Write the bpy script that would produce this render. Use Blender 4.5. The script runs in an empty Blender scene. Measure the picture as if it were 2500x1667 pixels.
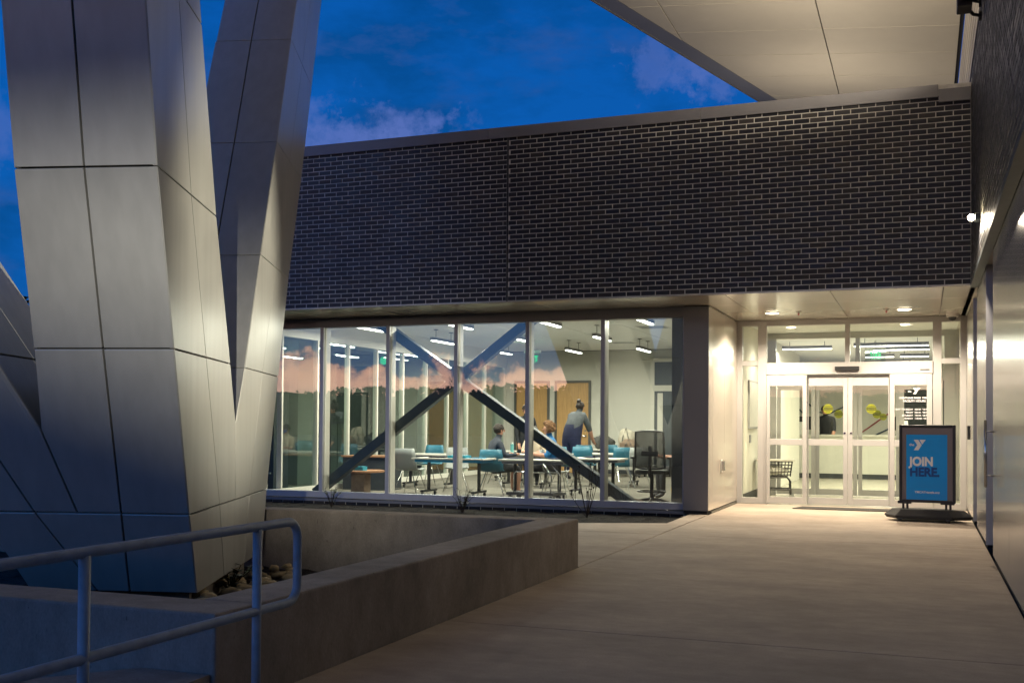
import bpy, math, random
import numpy as np
from mathutils import Vector, Matrix, noise
R = math.radians
random.seed(7)
S = bpy.context.scene

# ------------------------------------------------------------------ camera
EYE = 1.28
def cam_matrix(yaw, pitch, roll):
    cy, sy = math.cos(yaw), math.sin(yaw)
    F = Vector((-sy*math.cos(pitch), cy*math.cos(pitch), math.sin(pitch)))
    Rt = Vector((cy, sy, 0)); U = Rt.cross(F)
    r = math.cos(roll)*Rt + math.sin(roll)*U
    u = -math.sin(roll)*Rt + math.cos(roll)*U
    m = Matrix((r, u, -F)).transposed().to_4x4()
    m.translation = Vector((0, 0, EYE))
    return m
cam = bpy.data.cameras.new('camera'); camo = bpy.data.objects.new('camera', cam)
S.collection.objects.link(camo)
camo.matrix_world = cam_matrix(R(20.872), R(1.0038), R(0.415))
cam.sensor_width = 36; cam.lens = 2634.92/2500*36
cam.shift_y = (991.38-833.5)/2500
cam.clip_start = 0.05; cam.clip_end = 2000
S.camera = camo
S.render.resolution_x, S.render.resolution_y = 1024, 682

# ------------------------------------------------------------------ world (blue hour, after-glow behind the camera)
SKY = 1.12
W = bpy.data.worlds.new('World'); S.world = W; W.use_nodes = True
def build_world():
    nt = W.node_tree; nt.nodes.clear(); N = nt.nodes.new; L = nt.links.new
    out = N('ShaderNodeOutputWorld'); bg = N('ShaderNodeBackground'); L(bg.outputs[0], out.inputs[0])
    sky = N('ShaderNodeTexSky'); sky.sky_type = 'NISHITA'; sky.sun_disc = False
    sky.sun_elevation = R(-2.0); sky.sun_rotation = R(180); sky.air_density = 1.0; sky.dust_density = 0.3; sky.ozone_density = 3
    geo = N('ShaderNodeTexCoord'); D = geo.outputs['Generated']
    sep = N('ShaderNodeSeparateXYZ'); L(D, sep.inputs[0])
    def math_(op, a, b=None, clamp=False):
        n = N('ShaderNodeMath'); n.operation = op; n.use_clamp = clamp
        for i, v in enumerate((a, b)):
            if v is None: continue
            if isinstance(v, (int, float)): n.inputs[i].default_value = v
            else: L(v, n.inputs[i])
        return n.outputs[0]
    def mix(fac, a, b, mode='MIX'):
        n = N('ShaderNodeMix'); n.data_type = 'RGBA'; n.blend_type = mode
        for i, v in ((0, fac), (6, a), (7, b)):
            if isinstance(v, (int, float)): n.inputs[i].default_value = v
            elif isinstance(v, tuple): n.inputs[i].default_value = (*v, 1)
            else: L(v, n.inputs[i])
        return n.outputs[2]
    def ramp(v, pts):
        n = N('ShaderNodeValToRGB'); L(v, n.inputs[0]); cr = n.color_ramp
        while len(cr.elements) < len(pts): cr.elements.new(0.5)
        for e, (p, c) in zip(cr.elements, pts):
            e.position = p; e.color = (*c, 1) if isinstance(c, tuple) else (c, c, c, 1)
        return n.outputs[0]
    z = sep.outputs[2]
    # blue-hour gradient, brighter towards the west (behind the camera)
    grad = ramp(z, [(0.0, (0.002, 0.085, 0.31)), (0.12, (0.0008, 0.098, 0.40)), (0.35, (0.0005, 0.088, 0.375)), (1.0, (0.0005, 0.050, 0.23))])
    nish = mix(1.0, sky.outputs[0], (1.2, 1.6, 2.6), 'MULTIPLY')
    base = mix(0.03, grad, nish)
    west = math_('MULTIPLY', sep.outputs[1], -1.0)
    wmask = ramp(west, [(0.0, 0.0), (0.35, 0.25), (0.9, 1.0)])
    wsky = ramp(z, [(0.0, (0.55, 0.36, 0.34)), (0.045, (0.25, 0.42, 0.82)), (0.12, (0.12, 0.38, 0.95)), (0.4, (0.04, 0.24, 0.8)), (1.0, (0.001, 0.06, 0.28))])
    base = mix(wmask, base, wsky)
    # soft broken cloud texture
    mp = N('ShaderNodeMapping'); L(D, mp.inputs[0]); mp.inputs['Scale'].default_value = (1, 1, 2.4); mp.inputs['Location'].default_value = (0.37, 0.2, 0.15)
    nz = N('ShaderNodeTexNoise'); L(mp.outputs[0], nz.inputs[0]); nz.inputs['Scale'].default_value = 4.6; nz.inputs['Detail'].default_value = 9; nz.inputs['Roughness'].default_value = 0.62
    dark = ramp(nz.outputs[0], [(0.46, 0.0), (0.62, 1.0)])
    base = mix(math_('MULTIPLY', dark, 0.80), base, mix(1.0, base, (0.5, 0.66, 0.62), 'MULTIPLY'))
    nz2 = N('ShaderNodeTexNoise'); L(mp.outputs[0], nz2.inputs[0]); nz2.inputs['Scale'].default_value = 9.0; nz2.inputs['Detail'].default_value = 7; nz2.inputs['Roughness'].default_value = 0.6
    lum = math_('MULTIPLY', ramp(nz2.outputs[0], [(0.52, 0.0), (0.72, 1.0)]), dark)
    base = mix(math_('MULTIPLY', lum, 0.38), base, (0.085, 0.13, 0.36))
    # puffy evening clouds standing on the east horizon: blobs along given directions, broken up by noise
    nv = N('ShaderNodeTexNoise'); L(D, nv.inputs[0]); nv.inputs['Scale'].default_value = 19; nv.inputs['Detail'].default_value = 10; nv.inputs['Roughness'].default_value = 0.66
    warp = math_('MULTIPLY', math_('SUBTRACT', nv.outputs[0], 0.46), 0.12)
    def blob(dirv, size, zs=1.0):
        dv = Vector(dirv).normalized()
        sub = N('ShaderNodeVectorMath'); sub.operation = 'SUBTRACT'; L(D, sub.inputs[0]); sub.inputs[1].default_value = dv
        ml = N('ShaderNodeVectorMath'); ml.operation = 'MULTIPLY'; L(sub.outputs[0], ml.inputs[0]); ml.inputs[1].default_value = (1, 1, zs)
        ln = N('ShaderNodeVectorMath'); ln.operation = 'LENGTH'; L(ml.outputs[0], ln.inputs[0])
        d = math_('ADD', math_('DIVIDE', ln.outputs['Value'], size), math_('DIVIDE', warp, size*0.5))
        return ramp(d, [(0.45, 1.0), (1.0, 0.0)])
    for (dv, sz, zs, st) in CLOUDS:
        b = blob(dv, sz, zs)
        body = mix(nv.outputs[0], (0.03, 0.10, 0.38), (0.15, 0.20, 0.50))
        base = mix(math_('MULTIPLY', b, st), base, body)
    # low pink cloud bank over the western horizon, with a ragged top
    nb = N('ShaderNodeTexNoise'); L(D, nb.inputs[0]); nb.inputs['Scale'].default_value = 20; nb.inputs['Detail'].default_value = 8; nb.inputs['Roughness'].default_value = 0.62
    top = math_('ADD', 0.050, math_('MULTIPLY', math_('SUBTRACT', nb.outputs[0], 0.5), 0.15))
    bank = ramp(math_('ADD', 0.5, math_('MULTIPLY', math_('SUBTRACT', top, z), 17)), [(0.36, 0.0), (0.50, 0.75), (0.66, 1.0)])
    nw = N('ShaderNodeTexNoise'); L(mp.outputs[0], nw.inputs[0]); nw.inputs['Scale'].default_value = 26; nw.inputs['Detail'].default_value = 7; nw.inputs['Roughness'].default_value = 0.65
    bank = math_('MULTIPLY', bank, ramp(nw.outputs[0], [(0.34, 0.72), (0.56, 1.0)]))
    bank = math_('MULTIPLY', bank, ramp(west, [(0.15, 0.0), (0.5, 1.0)]))
    base = mix(bank, base, PINK)
    L(base, bg.inputs[0]); bg.inputs[1].default_value = SKY
PINK = (3.3, 1.75, 1.28)
# direction, angular size, vertical squash, opacity
CLOUDS = [((-0.545, 0.84, 0.255), 0.075, 1.5, 0.8), ((-0.455, 0.88, 0.262), 0.062, 1.5, 0.85), ((-0.62, 0.80, 0.22), 0.085, 1.3, 0.6),
          ((-0.40, 0.90, 0.245), 0.05, 1.4, 0.45), ((-0.205, 0.93, 0.305), 0.045, 1.3, 0.5), ((-0.165, 0.93, 0.29), 0.045, 1.2, 0.5),
          ((-0.74, 0.66, 0.24), 0.06, 1.0, 0.45)]
build_world()

# ------------------------------------------------------------------ colour management
S.view_settings.view_transform = 'Standard'; S.view_settings.look = 'None'
S.view_settings.exposure = 0.0; S.view_settings.gamma = 1.0; S.view_settings.use_curve_mapping = False
S.render.engine = 'CYCLES'
cy = S.cycles
cy.use_denoising = True
try: cy.denoiser = 'OPENIMAGEDENOISE'
except Exception: pass
cy.max_bounces = 7; cy.diffuse_bounces = 3; cy.glossy_bounces = 4; cy.transmission_bounces = 4; cy.transparent_max_bounces = 20
cy.sample_clamp_indirect = 6; cy.caustics_reflective = False; cy.caustics_refractive = False; cy.blur_glossy = 0.3

# ------------------------------------------------------------------ light strengths (lamps themselves are made in their builders)
WARM = (1.0, 0.845, 0.64); COOL = (1.0, 0.95, 0.80)
P_DOWN = 640; P_STRIP = 92; P_VEST = 165; P_SCONCE = 170; P_THROW = 3000; P_FLOOD = 1300; P_ROOF = 190; P_COLFLOOD = 4700

# ------------------------------------------------------------------ helpers
C = S.collection
def link(o, parent=None):
    C.objects.link(o)
    if parent is not None: o.parent = parent
    return o
def tag(o, label=None, cat=None, group=None, kind=None):
    if label: o['label'] = label
    if cat: o['category'] = cat
    if group: o['group'] = group
    if kind: o['kind'] = kind
    return o
def empty(name, loc=(0, 0, 0), rz=0, label=None, cat=None, group=None):
    o = bpy.data.objects.new(name, None); C.objects.link(o); o.empty_display_size = 0.1
    o.location = loc; o.rotation_euler = (0, 0, rz)
    return tag(o, label, cat, group)
def copy_tree(o, parent=None):
    c = o.copy(); C.objects.link(c); c.parent = parent
    for ch in [x for x in o.children]: copy_tree(ch, c)
    return c
class MB:
    def __init__(s): s.v = []; s.f = []; s.m = []
    def poly(s, pts, m=0):
        i = len(s.v); s.v += [tuple(p) for p in pts]; s.f.append(tuple(range(i, i+len(pts)))); s.m.append(m)
    def box(s, x0, x1, y0, y1, z0, z1, m=0, T=None):
        p = [Vector(q) for q in ((x0,y0,z0),(x1,y0,z0),(x1,y1,z0),(x0,y1,z0),(x0,y0,z1),(x1,y0,z1),(x1,y1,z1),(x0,y1,z1))]
        if T is not None: p = [T @ q for q in p]
        i = len(s.v); s.v += [tuple(q) for q in p]
        for f in ((0,3,2,1),(4,5,6,7),(0,1,5,4),(1,2,6,5),(2,3,7,6),(3,0,4,7)):
            s.f.append(tuple(i+k for k in f)); s.m.append(m)
        return s
    def cbox(s, c, d, m=0, T=None):
        return s.box(c[0]-d[0]/2, c[0]+d[0]/2, c[1]-d[1]/2, c[1]+d[1]/2, c[2]-d[2]/2, c[2]+d[2]/2, m, T)
    def prism(s, pts, off, m=0):
        pts = [Vector(p) for p in pts]; off = Vector(off); n = len(pts); i = len(s.v)
        s.v += [tuple(p) for p in pts] + [tuple(p+off) for p in pts]
        s.f.append(tuple(i+k for k in range(n))); s.f.append(tuple(i+n+k for k in reversed(range(n))))
        for k in range(n):
            a, b = k, (k+1) % n
            s.f.append((i+a, i+n+a, i+n+b, i+b))
        s.m += [m]*(n+2); return s
    def tube(s, pts, r, n=8, m=0, caps=True):
        pts = [Vector(p) for p in pts]; rs = r if isinstance(r, (list, tuple)) else [r]*len(pts)
        i = len(s.v); a = None
        for k, p in enumerate(pts):
            t = (pts[min(k+1, len(pts)-1)] - pts[max(k-1, 0)]).normalized()
            if a is None:
                a = t.cross(Vector((0, 0, 1)) if abs(t.z) < 0.9 else Vector((1, 0, 0)))
            else: a = a - t*a.dot(t)
            if a.length < 1e-5: a = t.cross(Vector((0.3, 1, 0.2)))
            a.normalize(); b = t.cross(a).normalized()
            for j in range(n):
                an = 2*math.pi*j/n; s.v.append(tuple(p + rs[k]*(math.cos(an)*a + math.sin(an)*b)))
        for k in range(len(pts)-1):
            for j in range(n):
                a, b = i+k*n+j, i+k*n+(j+1) % n
                s.f.append((a, b, b+n, a+n)); s.m.append(m)
        if caps:
            s.f.append(tuple(i+j for j in reversed(range(n)))); s.f.append(tuple(i+(len(pts)-1)*n+j for j in range(n))); s.m += [m, m]
        return s
    def cyl(s, c, r, h, n=16, m=0, axis='z', r2=None):
        d = {'x': Vector((1,0,0)), 'y': Vector((0,1,0)), 'z': Vector((0,0,1))}[axis]
        c = Vector(c); return s.tube([c-d*h/2, c+d*h/2], [r, r if r2 is None else r2], n, m)
    def blob(s, c, r, seed=0, amp=0.25, n=1, m=0, sq=(1,1,1)):
        ico = ICO[n]; i = len(s.v); c = Vector(c)
        for p in ico[0]:
            q = Vector(p); k = 1 + amp*noise.noise(q*1.7 + Vector((seed*3.1, seed, -seed)))
            s.v.append((c.x+q.x*r*k*sq[0], c.y+q.y*r*k*sq[1], c.z+q.z*r*k*sq[2]))
        for f in ico[1]: s.f.append(tuple(i+k for k in f)); s.m.append(m)
        return s
    def mesh(s, name, mats, smooth=False):
        me = bpy.data.meshes.new(name); me.from_pydata(s.v, [], s.f)
        for mt in (mats if isinstance(mats, (list, tuple)) else [mats]): me.materials.append(mt)
        if any(s.m): me.polygons.foreach_set('material_index', s.m)
        if smooth: me.polygons.foreach_set('use_smooth', [True]*len(s.f))
        me.update(); return me
    def build(s, name, mats, parent=None, smooth=False, loc=None, rz=None, bevel=0):
        o = bpy.data.objects.new(name, s.mesh(name, mats, smooth)); link(o, parent)
        if loc is not None: o.location = loc
        if rz is not None: o.rotation_euler = (0, 0, rz)
        if bevel:
            b = o.modifiers.new('bevel', 'BEVEL'); b.width = bevel; b.segments = 2; b.limit_method = 'ANGLE'
        return o
def icos():
    import bmesh
    out = {}
    for n in (1, 2, 3):
        bm = bmesh.new(); bmesh.ops.create_icosphere(bm, subdivisions=n, radius=1)
        bm.verts.ensure_lookup_table(); out[n] = ([tuple(v.co) for v in bm.verts], [[v.index for v in f.verts] for f in bm.faces]); bm.free()
    return out
ICO = icos()

# ------------------------------------------------------------------ materials
M = {}
def mat(name, col, rough=0.5, metal=0.0, var=0.0, vscale=3.0, bump=0.0, bscale=60.0, spec=0.5, emit=None, es=0.0, coat=0.0, stretch=(1,1,1), col2=None, rvar=0.0, detail=6, bdist=0.01):
    m = bpy.data.materials.new(name); m.use_nodes = True; nt = m.node_tree; b = nt.nodes['Principled BSDF']
    N = nt.nodes.new; L = nt.links.new
    b.inputs['Base Color'].default_value = (*col, 1); b.inputs['Roughness'].default_value = rough; b.inputs['Metallic'].default_value = metal
    b.inputs['Specular IOR Level'].default_value = spec; b.inputs['Coat Weight'].default_value = coat; b.inputs['Coat Roughness'].default_value = 0.08
    if emit: b.inputs['Emission Color'].default_value = (*emit, 1); b.inputs['Emission Strength'].default_value = es
    if var or bump or rvar:
        tc = N('ShaderNodeTexCoord'); mp = N('ShaderNodeMapping'); L(tc.outputs['Object'], mp.inputs[0]); mp.inputs['Scale'].default_value = stretch
    if var or rvar:
        nz = N('ShaderNodeTexNoise'); L(mp.outputs[0], nz.inputs[0]); nz.inputs['Scale'].default_value = vscale; nz.inputs['Detail'].default_value = detail; nz.inputs['Roughness'].default_value = 0.62
        cr = N('ShaderNodeValToRGB'); L(nz.outputs[0], cr.inputs[0]); cr.color_ramp.elements[0].position = 0.32; cr.color_ramp.elements[1].position = 0.68
        c2 = col2 or tuple(c*(1-var) for c in col)
        cr.color_ramp.elements[0].color = (*c2, 1); cr.color_ramp.elements[1].color = (*(min(1, c*(1+var*0.35)) for c in col), 1)
        if var: L(cr.outputs[0], b.inputs['Base Color'])
        if rvar:
            mr = N('ShaderNodeMapRange'); L(nz.outputs[0], mr.inputs[0]); mr.inputs[1].default_value = 0.3; mr.inputs[2].default_value = 0.7
            mr.inputs[3].default_value = max(0.02, rough-rvar); mr.inputs[4].default_value = rough+rvar; L(mr.outputs[0], b.inputs['Roughness'])
    if bump:
        n2 = N('ShaderNodeTexNoise'); L(mp.outputs[0], n2.inputs[0]); n2.inputs['Scale'].default_value = bscale; n2.inputs['Detail'].default_value = 5
        bp = N('ShaderNodeBump'); L(n2.outputs[0], bp.inputs['Height']); bp.inputs['Strength'].default_value = bump; bp.inputs['Distance'].default_value = bdist; L(bp.outputs[0], b.inputs['Normal'])
    M[name] = m; return m
def glass(name, tint, f0, rough=0.0, wav=0.0):
    m = bpy.data.materials.new(name); m.use_nodes = True; nt = m.node_tree; nt.nodes.clear(); N = nt.nodes.new; L = nt.links.new
    out = N('ShaderNodeOutputMaterial'); mx = N('ShaderNodeMixShader'); tr = N('ShaderNodeBsdfTransparent'); gl = N('ShaderNodeBsdfGlossy')
    tr.inputs[0].default_value = (*tint, 1); gl.inputs['Roughness'].default_value = rough; gl.inputs[0].default_value = (0.95, 0.98, 1, 1)
    lw = N('ShaderNodeLayerWeight'); lw.inputs[0].default_value = 0.5
    pw = N('ShaderNodeMath'); pw.operation = 'POWER'; L(lw.outputs['Facing'], pw.inputs[0]); pw.inputs[1].default_value = 4.0
    mr = N('ShaderNodeMapRange'); L(pw.outputs[0], mr.inputs[0]); mr.inputs[3].default_value = f0; mr.inputs[4].default_value = 0.9
    L(mr.outputs[0], mx.inputs[0]); L(tr.outputs[0], mx.inputs[1]); L(gl.outputs[0], mx.inputs[2]); L(mx.outputs[0], out.inputs[0])
    if wav:
        tc = N('ShaderNodeTexCoord'); nz = N('ShaderNodeTexNoise'); L(tc.outputs['Object'], nz.inputs[0]); nz.inputs['Scale'].default_value = 0.8
        bp = N('ShaderNodeBump'); L(nz.outputs[0], bp.inputs['Height']); bp.inputs['Strength'].default_value = wav; bp.inputs['Distance'].default_value = 0.01; L(bp.outputs[0], gl.inputs['Normal'])
    M[name] = m; return m
def sheer():
    m = bpy.data.materials.new('mesh_sheer'); m.use_nodes = True; nt = m.node_tree; b = nt.nodes['Principled BSDF']; b.inputs['Base Color'].default_value = (0.10, 0.11, 0.10, 1); b.inputs['Roughness'].default_value = 0.8
    mx = nt.nodes.new('ShaderNodeMixShader'); tr = nt.nodes.new('ShaderNodeBsdfTransparent'); mx.inputs[0].default_value = 0.62
    nt.links.new(tr.outputs[0], mx.inputs[1]); nt.links.new(b.outputs[0], mx.inputs[2]); nt.links.new(mx.outputs[0], nt.nodes['Material Output'].inputs[0]); M['mesh_sheer'] = m
sheer()
def brick_mat():
    m = bpy.data.materials.new('brick_dark'); m.use_nodes = True; nt = m.node_tree; b = nt.nodes['Principled BSDF']; N = nt.nodes.new; L = nt.links.new
    g = N('ShaderNodeNewGeometry'); oi = N('ShaderNodeObjectInfo')
    ad = N('ShaderNodeMath'); ad.operation = 'ADD'; L(g.outputs['Random Per Island'], ad.inputs[0]); L(oi.outputs['Random'], ad.inputs[1])
    fr = N('ShaderNodeMath'); fr.operation = 'FRACT'; L(ad.outputs[0], fr.inputs[0])
    cr = N('ShaderNodeValToRGB'); L(fr.outputs[0], cr.inputs[0]); e = cr.color_ramp.elements
    e[0].color = (0.009, 0.0095, 0.012, 1); e[1].color = (0.050, 0.043, 0.041, 1)
    for p, c in ((0.3, (0.014, 0.015, 0.019)), (0.55, (0.011, 0.013, 0.021)), (0.8, (0.030, 0.029, 0.029))):
        x = cr.color_ramp.elements.new(p); x.color = (*c, 1)
    tc = N('ShaderNodeTexCoord'); nz = N('ShaderNodeTexNoise'); L(g.outputs['Position'], nz.inputs[0]); nz.inputs['Scale'].default_value = 40; nz.inputs['Detail'].default_value = 6
    mx = N('ShaderNodeMix'); mx.data_type = 'RGBA'; mx.blend_type = 'MULTIPLY'; mx.inputs[0].default_value = 0.5; L(cr.outputs[0], mx.inputs[6]); L(nz.outputs['Color'], mx.inputs[7])
    L(mx.outputs[2], b.inputs['Base Color'])
    mr = N('ShaderNodeMapRange'); L(fr.outputs[0], mr.inputs[0]); mr.inputs[3].default_value = 0.34; mr.inputs[4].default_value = 0.6; L(mr.outputs[0], b.inputs['Roughness'])
    bp = N('ShaderNodeBump'); L(nz.outputs[0], bp.inputs['Height']); bp.inputs['Strength'].default_value = 0.35; bp.inputs['Distance'].default_value = 0.004; L(bp.outputs[0], b.inputs['Normal'])
    M['brick'] = m
brick_mat()
mat('mortar', (0.66, 0.64, 0.59), 0.9, var=0.25, vscale=6, bump=0.4, bscale=90)
mat('panel_metal', (0.49, 0.495, 0.49), 0.34, metal=0.38, var=0.05, vscale=1.2, bump=0.03, bscale=2.5, rvar=0.05, bdist=0.02)
def tone(name, amt, canning):
    m = M[name]; nt = m.node_tree; b = nt.nodes['Principled BSDF']; N = nt.nodes.new; L = nt.links.new
    src = b.inputs['Base Color'].links[0].from_socket; oi = N('ShaderNodeObjectInfo'); mr = N('ShaderNodeMapRange'); L(oi.outputs['Random'], mr.inputs[0]); mr.inputs[3].default_value = 1-amt; mr.inputs[4].default_value = 1+amt*0.5
    g_ = N('ShaderNodeNewGeometry'); st = N('ShaderNodeMapping'); L(g_.outputs['Position'], st.inputs[0]); st.inputs['Scale'].default_value = (5, 5, 0.35); n1 = N('ShaderNodeTexNoise'); L(st.outputs[0], n1.inputs[0]); n1.inputs['Scale'].default_value = 2.2; n1.inputs['Detail'].default_value = 5
    m2 = N('ShaderNodeMapRange'); L(n1.outputs[0], m2.inputs[0]); m2.inputs[1].default_value = .35; m2.inputs[2].default_value = .7; m2.inputs[3].default_value = 1.03; m2.inputs[4].default_value = 0.93
    mu = N('ShaderNodeMath'); mu.operation = 'MULTIPLY'; L(mr.outputs[0], mu.inputs[0]); L(m2.outputs[0], mu.inputs[1])
    sc = N('ShaderNodeVectorMath'); sc.operation = 'SCALE'; L(src, sc.inputs[0]); L(mu.outputs[0], sc.inputs['Scale']); L(sc.outputs[0], b.inputs['Base Color'])
    ad = N('ShaderNodeVectorMath'); ad.operation = 'ADD'; L(g_.outputs['Position'], ad.inputs[0]); L(oi.outputs['Random'], ad.inputs[1])
    n2 = N('ShaderNodeTexNoise'); L(ad.outputs[0], n2.inputs[0]); n2.inputs['Scale'].default_value = 1.1; n2.inputs['Detail'].default_value = 1
    bp = N('ShaderNodeBump'); L(n2.outputs[0], bp.inputs['Height']); bp.inputs['Strength'].default_value = canning; bp.inputs['Distance'].default_value = 0.05; L(bp.outputs[0], b.inputs['Normal'])
tone('panel_metal', 0.06, 0.22)
mat('panel_core', (0.015, 0.015, 0.016), 0.8)
mat('wall_metal', (0.37, 0.355, 0.33), 0.24, metal=0.4, var=0.02, vscale=1, detail=1, coat=0.12)
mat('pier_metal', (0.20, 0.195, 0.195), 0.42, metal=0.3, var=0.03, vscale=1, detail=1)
mat('soffit_metal', (0.54, 0.49, 0.42), 0.22, metal=0.25, var=0.02, vscale=1, detail=1, coat=0.2)
mat('canopy_panel', (0.62, 0.58, 0.50), 0.5, metal=0.1, var=0.05, vscale=1.5, bump=0.08, bscale=200)
mat('fascia_metal', (0.30, 0.31, 0.36), 0.45, metal=0.4, var=0.06, vscale=2)
mat('coping', (0.20, 0.20, 0.21), 0.5, metal=0.3, var=0.08, vscale=3, bump=0.05, bscale=150)
mat('alu', (0.40, 0.40, 0.43), 0.45, metal=0.25, var=0.06, vscale=5)
mat('alu_light', (0.44, 0.43, 0.415), 0.38, metal=0.15, var=0.03, vscale=5)
mat('alu_in_lit', (0.62, 0.59, 0.52), 0.5, metal=0.1)  # inner half of the mullions, lightened: room light is put into the colour
mat('gasket', (0.012, 0.012, 0.012), 0.6)
def concrete(name, col, stain, big, stretch, rough=0.8):
    m = bpy.data.materials.new(name); m.use_nodes = True; nt = m.node_tree; b = nt.nodes['Principled BSDF']; N = nt.nodes.new; L = nt.links.new
    tc = N('ShaderNodeNewGeometry'); mp = N('ShaderNodeMapping'); L(tc.outputs['Position'], mp.inputs[0]); mp.inputs['Scale'].default_value = stretch
    def nz(sc, det, ro): n = N('ShaderNodeTexNoise'); L(mp.outputs[0], n.inputs[0]); n.inputs['Scale'].default_value = sc; n.inputs['Detail'].default_value = det; n.inputs['Roughness'].default_value = ro; return n.outputs[0]
    def rp(v, a, b_, ca, cb):
        n = N('ShaderNodeMapRange'); L(v, n.inputs[0]); n.inputs[1].default_value = a; n.inputs[2].default_value = b_; n.inputs[3].default_value = ca; n.inputs[4].default_value = cb; return n.outputs[0]
    def mul(a, b_): n = N('ShaderNodeMath'); n.operation = 'MULTIPLY'; L(a, n.inputs[0]); L(b_, n.inputs[1]); return n.outputs[0]
    a1 = rp(nz(big, 5, .6), .3, .7, 1-stain, 1.08); a2 = rp(nz(big*6, 6, .7), .3, .7, 1-stain*.55, 1.08); a3 = rp(nz(90, 3, .7), .3, .7, .86, 1.1); sp = rp(nz(38, 2, .5), .72, .78, 1.0, .55)
    f = mul(mul(a1, a2), mul(a3, sp))
    mx = N('ShaderNodeVectorMath'); mx.operation = 'SCALE'; mx.inputs[0].default_value = col; L(f, mx.inputs['Scale']); L(mx.outputs[0], b.inputs['Base Color'])
    b.inputs['Roughness'].default_value = rough; b.inputs['Specular IOR Level'].default_value = 0.35
    bp = N('ShaderNodeBump'); L(mul(a3, a2), bp.inputs['Height']); bp.inputs['Strength'].default_value = 0.5; bp.inputs['Distance'].default_value = 0.006; L(bp.outputs[0], b.inputs['Normal']); M[name] = m
concrete('concrete_pave', (0.43, 0.355, 0.285), 0.26, 0.9, (1, 1.6, 1))
concrete('concrete_wall', (0.37, 0.325, 0.285), 0.42, 1.3, (1, 1, 0.55), 0.88)
mat('soil', (0.020, 0.013, 0.009), 0.95, var=0.6, vscale=20, bump=1.0, bscale=60, bdist=0.03)
mat('lawn', (0.03, 0.035, 0.02), 0.95, var=0.5, vscale=8, bump=0.8, bscale=50)
mat('stone_river', (0.34, 0.27, 0.16), 0.75, var=0.45, vscale=9, bump=0.4, bscale=50)
mat('rail_paint', (0.31, 0.38, 0.46), 0.55, metal=0.1, var=0.2, vscale=14, bump=0.12, bscale=120, rvar=0.08)
mat('steel_dark', (0.055, 0.07, 0.08), 0.5, metal=0.2, var=0.2, vscale=6)
mat('paint_cream', (0.68, 0.67, 0.60), 0.75, var=0.03, vscale=2)
mat('paint_white', (0.74, 0.72, 0.64), 0.7, var=0.03, vscale=2)
mat('paint_dim', (0.07, 0.08, 0.07), 0.7)
mat('paint_green', (0.13, 0.15, 0.13), 0.7, var=0.05, vscale=2)
mat('ceiling_tile', (0.80, 0.80, 0.78), 0.9, bump=0.3, bscale=120)
mat('carpet', (0.20, 0.185, 0.15), 0.95, var=0.4, vscale=7, stretch=(1, 5, 1), bump=0.5, bscale=300)
mat('floor_tile', (0.45, 0.42, 0.34), 0.22, var=0.12, vscale=4)
mat('wood_door', (0.60, 0.36, 0.14), 0.45, var=0.28, vscale=7, stretch=(6, 6, 0.35))
mat('laminate', (0.62, 0.60, 0.54), 0.35)
mat('wood_top', (0.40, 0.20, 0.10), 0.45, var=0.2, vscale=6)
mat('door_frame', (0.10, 0.10, 0.09), 0.5)
mat('blk', (0.012, 0.012, 0.013), 0.45)
mat('blk_rough', (0.018, 0.018, 0.019), 0.75, bump=0.4, bscale=160)
mat('rubber_mat', (0.055, 0.05, 0.045), 0.9, var=0.5, vscale=90, bump=0.6, bscale=250)
mat('grey_dark', (0.035, 0.042, 0.048), 0.6)
mat('mesh_fabric', (0.06, 0.065, 0.06), 0.8, bump=0.5, bscale=400)
mat('chair_blue', (0.04, 0.17, 0.245), 0.4)
mat('chair_grey', (0.30, 0.32, 0.31), 0.5)
mat('chrome', (0.62, 0.62, 0.60), 0.18, metal=1)
mat('book_blue', (0.01, 0.22, 0.42), 0.45)
mat('cloth_navy', (0.012, 0.016, 0.055), 0.85, var=0.3, vscale=14)
mat('cloth_slate', (0.045, 0.052, 0.07), 0.85, var=0.3, vscale=14)
mat('cloth_grey', (0.08, 0.09, 0.10), 0.85, var=0.3, vscale=16)
mat('cloth_black', (0.016, 0.017, 0.02), 0.85)
mat('cloth_blue', (0.012, 0.14, 0.36), 0.8, var=0.25, vscale=14)
mat('cloth_beige', (0.55, 0.46, 0.34), 0.85, var=0.15, vscale=14)
mat('mask_blue', (0.02, 0.06, 0.38), 0.8)
mat('skin', (0.52, 0.27, 0.18), 0.55, spec=0.4)
mat('hair_dark', (0.022, 0.013, 0.009), 0.6, bump=1, bscale=60, bdist=0.02)
mat('hair_curly', (0.20, 0.095, 0.035), 0.6, var=0.5, vscale=40, bump=1, bscale=50, bdist=0.03)
mat('bag_grey', (0.09, 0.09, 0.085), 0.85, var=0.4, vscale=12, bump=0.6, bscale=30, bdist=0.02)
mat('bag_cream', (0.55, 0.50, 0.40), 0.85, var=0.2, vscale=12, bump=0.5, bscale=30)
mat('bag_brown', (0.24, 0.17, 0.12), 0.85, var=0.3, vscale=12, bump=0.5, bscale=30)
mat('yellow', (0.65, 0.42, 0.02), 0.5)
mat('paper', (0.72, 0.71, 0.66), 0.7)
mat('leaf', (0.025, 0.045, 0.014), 0.6, var=0.5, vscale=12)
mat('bark', (0.035, 0.025, 0.018), 0.9, var=0.4, vscale=10)
mat('tree_leaf', (0.014, 0.022, 0.010), 0.8, var=0.6, vscale=1.5)
mat('poster_blue', (0.0, 0.27, 0.74), 0.35, coat=0.3, var=0.06, vscale=3)
mat('poster_grey', (0.15, 0.125, 0.125), 0.4, coat=0.3)
mat('print_white', (0.72, 0.72, 0.74), 0.5)
mat('print_navy', (0.003, 0.05, 0.23), 0.5)
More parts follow.
